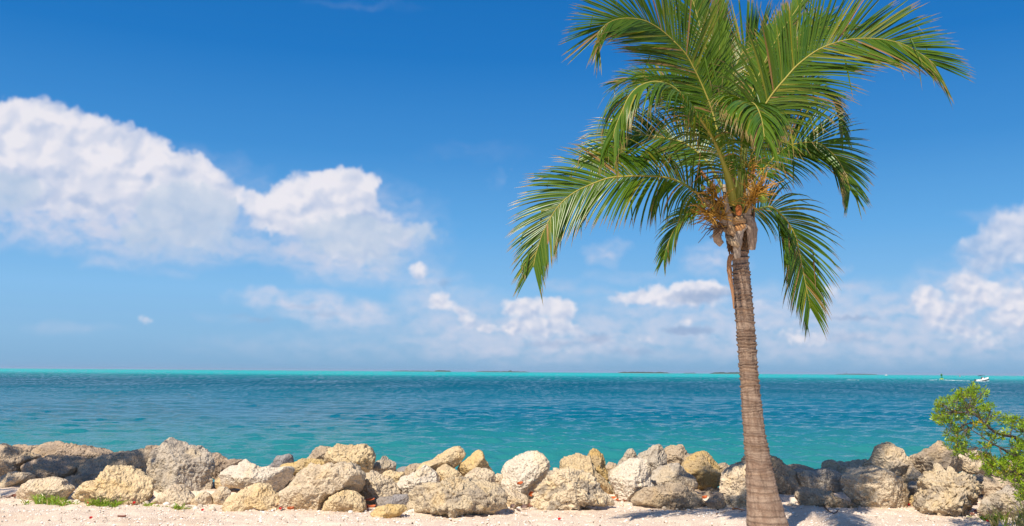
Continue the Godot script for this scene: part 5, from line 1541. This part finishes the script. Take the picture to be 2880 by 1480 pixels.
func build_litter() -> void:
	var brown := plain(lin(0.26, 0.11, 0.075), 0.6)
	var orange := plain(lin(0.50, 0.12, 0.03), 0.55)
	var rust := plain(lin(0.33, 0.095, 0.045), 0.6)
	var grey := plain(lin(0.24, 0.16, 0.14), 0.7)
	var red := plain(lin(0.72, 0.012, 0.02), 0.5)
	var shapes := [leaf_shape(0.10, 0.033, 0.5), leaf_shape(0.085, 0.030, 0.9), leaf_shape(0.12, 0.036, 0.3)]
	var leaves := [
		[342, 1458, 0.0, 0.1, 0.05, brown, 0, "brown leaf lying alone on the open sand at the left"],
		[1339, 1446, 0.0, 0.3, 0.05, brown, 2, "brown leaf lying on the sand before the largest rough boulder"],
		[772, 1432, 0.02, 0.5, 0.5, rust, 1, "leftmost rusty leaf in the pile below the domed cream boulder"],
		[790, 1437, 0.01, 1.4, 0.2, brown, 0, "brown leaf in the middle of the pile below the domed boulder"],
		[800, 1428, 0.04, 2.2, 0.9, rust, 1, "upright rusty leaf in the pile below the domed boulder"],
		[817, 1438, 0.0, 0.2, 0.1, orange, 1, "bright orange leaf at the right end of the pile below the domed boulder"],
		[892, 1433, 0.02, 0.7, 0.4, rust, 0, "rusty leaf under the right flank of the domed boulder"],
		[916, 1439, 0.0, 0.0, 0.1, grey, 2, "grey-brown leaf on the sand left of the round cream boulder"],
		[1040, 1428, 0.09, 0.2, 0.3, orange, 2, "upper orange leaf in the hollow by the grey slab"],
		[1046, 1436, 0.03, 0.6, 0.2, orange, 0, "lower orange leaf in the hollow by the grey slab"],
		[1030, 1436, 0.02, 1.2, 0.6, rust, 1, "dark rusty leaf in the hollow by the grey slab"],
		[1462, 1418, 0.24, 0.4, 0.4, orange, 1, "orange leaf resting high on the low pale rock"],
		[1491, 1424, 0.14, 1.2, 1.2, orange, 0, "round orange leaf leaning on the black-stained boulder"],
		[1440, 1434, 0.02, 0.9, 0.5, grey, 1, "grey-brown leaf left of the low pale rock's foot"],
		[1455, 1437, 0.0, 2.0, 0.3, grey, 0, "second grey-brown leaf at the low pale rock's foot"],
		[1474, 1434, 0.02, 0.3, 0.8, grey, 1, "curled grey-brown leaf in front of the low pale rock"],
		[1490, 1432, 0.03, 1.0, 0.6, brown, 0, "brown leaf below the round orange one"],
		[1722, 1410, 0.02, 0.4, 0.3, orange, 2, "large orange leaf at the foot of the whitest boulder"],
		[1732, 1404, 0.06, 1.9, 0.9, rust, 1, "upright leaf in the pile left of the stick"],
		[1742, 1412, 0.0, 0.0, 0.2, orange, 0, "orange leaf just left of the upright stick"],
		[1760, 1414, 0.0, 0.6, 0.2, rust, 1, "rusty leaf just right of the upright stick"],
		[1982, 1414, 0.04, 0.4, 0.3, orange, 1, "small orange leaf in the dark hollow left of the palm"],
		[2594, 1432, 0.05, 0.3, 1.1, rust, 2, "large red-brown leaf standing between two right-hand boulders"],
		[2606, 1436, 0.03, 1.7, 0.9, rust, 0, "second red-brown leaf leaning on the standing one"],
		[2657, 1444, 0.0, 0.2, 0.15, rust, 2, "flat red-brown leaf on the sand below the stained boulder"],
		[2724, 1440, 0.02, 0.5, 0.4, rust, 0, "left leaf of the pile below the shrub"],
		[2752, 1444, 0.02, 0.1, 0.3, rust, 2, "largest leaf of the pile below the shrub"],
		[2740, 1434, 0.06, 1.3, 0.9, brown, 1, "upright leaf at the back of the pile below the shrub"],
		[2735, 1450, 0.0, 0.8, 0.1, brown, 0, "brown leaf at the front of the pile below the shrub"],
		[20, 1404, 0.01, 0.3, 0.2, grey, 0, "brown leaf under the flat boulder at the left edge"],
		[40, 1402, 0.01, 0.8, 0.4, brown, 1, "second brown leaf under the flat boulder at the left edge"],
		[420, 1408, 0.01, 0.6, 0.4, brown, 1, "dark leaf in the gap below the pyramid-shaped boulder"]]
	for q in leaves:
		lay("fallen_leaf", shapes[q[6]], q[5], q[0], q[1], q[2], q[3], q[4], q[7], "leaf", "fallen leaves among the boulders")
	var petal := leaf_shape(0.045, 0.020, 0.9)
	var petals := [[254, 1466, "red petal on the open sand at the left"], [246, 1424, "red petal beside the wide grass clump's left end"], [356, 1417, "red petal right of the wide grass clump"], [376, 1422, "orange-red petal near the thin strip of grass"], [569, 1436, "thin red petal before the pale yellow boulder"], [801, 1424, "red petal on the leaf pile below the domed boulder"], [787, 1439, "red petal at the front of the pile below the domed boulder"], [1028, 1431, "red petal in the hollow beside the round cream boulder"], [1573, 1469, "red petal on the open sand near the centre"], [2425, 1421, "red petal at the foot of the shadow-crossed boulder"], [2557, 1424, "red petal between the two right-hand boulders"], [2582, 1426, "red petal left of the large standing leaf"], [2600, 1434, "red petal in front of the large standing leaf"], [2722, 1446, "red petal on the pile below the shrub"], [2778, 1448, "red petal beside the short bright grass"], [2780, 1473, "red petal on the sand at the lower right"]]
	for q in petals:
		lay("red_petal", petal, red, q[0], q[1], 0.008, rng.randf() * 3.0, 0.1, q[2], "petal", "red flower petals")
	# sticks and palm debris
	var wood := plain(lin(0.36, 0.15, 0.06), 0.8)
	var st := begin()
	tube(st, PackedVector3Array([Vector3(0.01, -0.05, 0), Vector3(0.0, 0.07, 0), Vector3(-0.012, 0.16, -0.01), Vector3(-0.018, 0.25, -0.02)]), PackedFloat32Array([0.012, 0.0115, 0.011, 0.009]), 8)
	var stick := put(finish(st), "stick", wood)
	var sp := on_plane(1753.0, 1412.0)
	stick.position = Vector3(sp.x, 0.0, sp.z)
	tag(stick, "reddish stick standing upright in front of the whitest boulder", "stick")
	var husk := plain(lin(0.16, 0.085, 0.05), 0.85)
	for q in [["stick", "curved dry palm stalk on the sand right of the palm", [[2316, 1422], [2322, 1434], [2334, 1444], [2344, 1449], [2352, 1446], [2358, 1438]], 0.014], ["stick", "dark curved husk lying before the low sloping slab", [[2252, 1424], [2268, 1424], [2282, 1420], [2292, 1412]], 0.014], ["stick", "rusty twig lying left of the palm trunk", [[2060, 1434], [2072, 1433], [2086, 1436], [2104, 1438]], 0.011], ["stick", "thin twig on the sand before the low pale rock", [[1432, 1440], [1444, 1442], [1456, 1444]], 0.006], ["stick", "thin bent twig before the black-stained boulder", [[1470, 1446], [1480, 1447], [1490, 1449]], 0.004], ["stick", "pale twig on the sand left of the rusty one", [[2016, 1446], [2034, 1440], [2046, 1437]], 0.006]]:
		var pts := PackedVector3Array()
		for p in q[2]:
			var w := on_plane(p[0], p[1])
			pts.append(Vector3(w.x, sand_height(w.x, w.z) + q[3] * 0.8, w.z))
		var c := pts[0]
		for i in pts.size():
			pts[i] -= c
		var line := spline(pts, 14)
		var s2 := begin()
		tube(s2, line, taper(14, q[3], q[3] * 0.5), 7, Color.WHITE, 0.7)
		var o := put(finish(s2), q[0], wood if q[1].begins_with("rusty") else husk)
		o.position = c
		tag(o, q[1], "stick", "sticks and husks on the sand")
	# shell grit and pebbles
	scatter("pebbles", "white and grey bits of shell and coral strewn on the sand", 9000, 0.006, 0.019, [Color(0.80, 0.76, 0.70), Color(0.70, 0.62, 0.54), Color(0.52, 0.44, 0.37), Color(0.85, 0.82, 0.78)], 0.55, 33)
	scatter("seed_husks", "small dark seed husks strewn on the sand", 420, 0.008, 0.016, [Color(0.10, 0.065, 0.045), Color(0.20, 0.10, 0.06)], 0.7, 34)
	scatter("rubble", "small broken stones along the foot of the boulders", 420, 0.012, 0.05, [Color(0.62, 0.54, 0.44), Color(0.50, 0.42, 0.33), Color(0.70, 0.64, 0.57)], 0.7, 35, true)

func scatter(called: String, label: String, count: int, small: float, large: float, cols: Array, flat: float, seed_value: int, at_foot := false) -> void:
	var r := RandomNumberGenerator.new()
	r.seed = seed_value
	var ball := sphere(1)
	var v: PackedVector3Array = (ball[0] as PackedVector3Array).duplicate()
	for i in v.size():
		v[i] *= r.randf_range(0.75, 1.15)
	var arr := []
	arr.resize(Mesh.ARRAY_MAX)
	arr[Mesh.ARRAY_VERTEX] = v
	arr[Mesh.ARRAY_INDEX] = ball[1]
	var raw := ArrayMesh.new()
	raw.add_surface_from_arrays(Mesh.PRIMITIVE_TRIANGLES, arr)
	var st := SurfaceTool.new()
	st.create_from(raw, 0)
	st.generate_normals()
	var m := MultiMesh.new()
	m.transform_format = MultiMesh.TRANSFORM_3D
	m.use_colors = true
	m.mesh = st.commit()
	m.instance_count = count
	for k in count:
		var px := r.randf_range(-300.0, 3100.0)
		var z := -r.randf_range(8.7, front_depth(px) + 0.25)
		if at_foot:
			z = -(front_depth(px) - absf(r.randfn(0.0, 0.12)) + 0.1)
		var x := (px - 1440.0) / FOCAL * -z
		var s := lerpf(small, large, pow(r.randf(), 3.0))
		var b := Basis.from_euler(Vector3(r.randf_range(-0.4, 0.4), r.randf() * TAU, r.randf_range(-0.4, 0.4))).scaled(Vector3(s, s * flat, s * r.randf_range(0.6, 1.0)))
		m.set_instance_transform(k, Transform3D(b, Vector3(x, sand_height(x, z) + s * flat * 0.35, z)))
		m.set_instance_color(k, cols[r.randi() % cols.size()])
	var o := MultiMeshInstance3D.new()
	o.name = numbered(called)
	o.multimesh = m
	o.material_override = mats.fibre
	add_child(o)
	o.set_meta("kind", "stuff")
	tag(o, label, "pebbles" if called != "seed_husks" else "seeds")
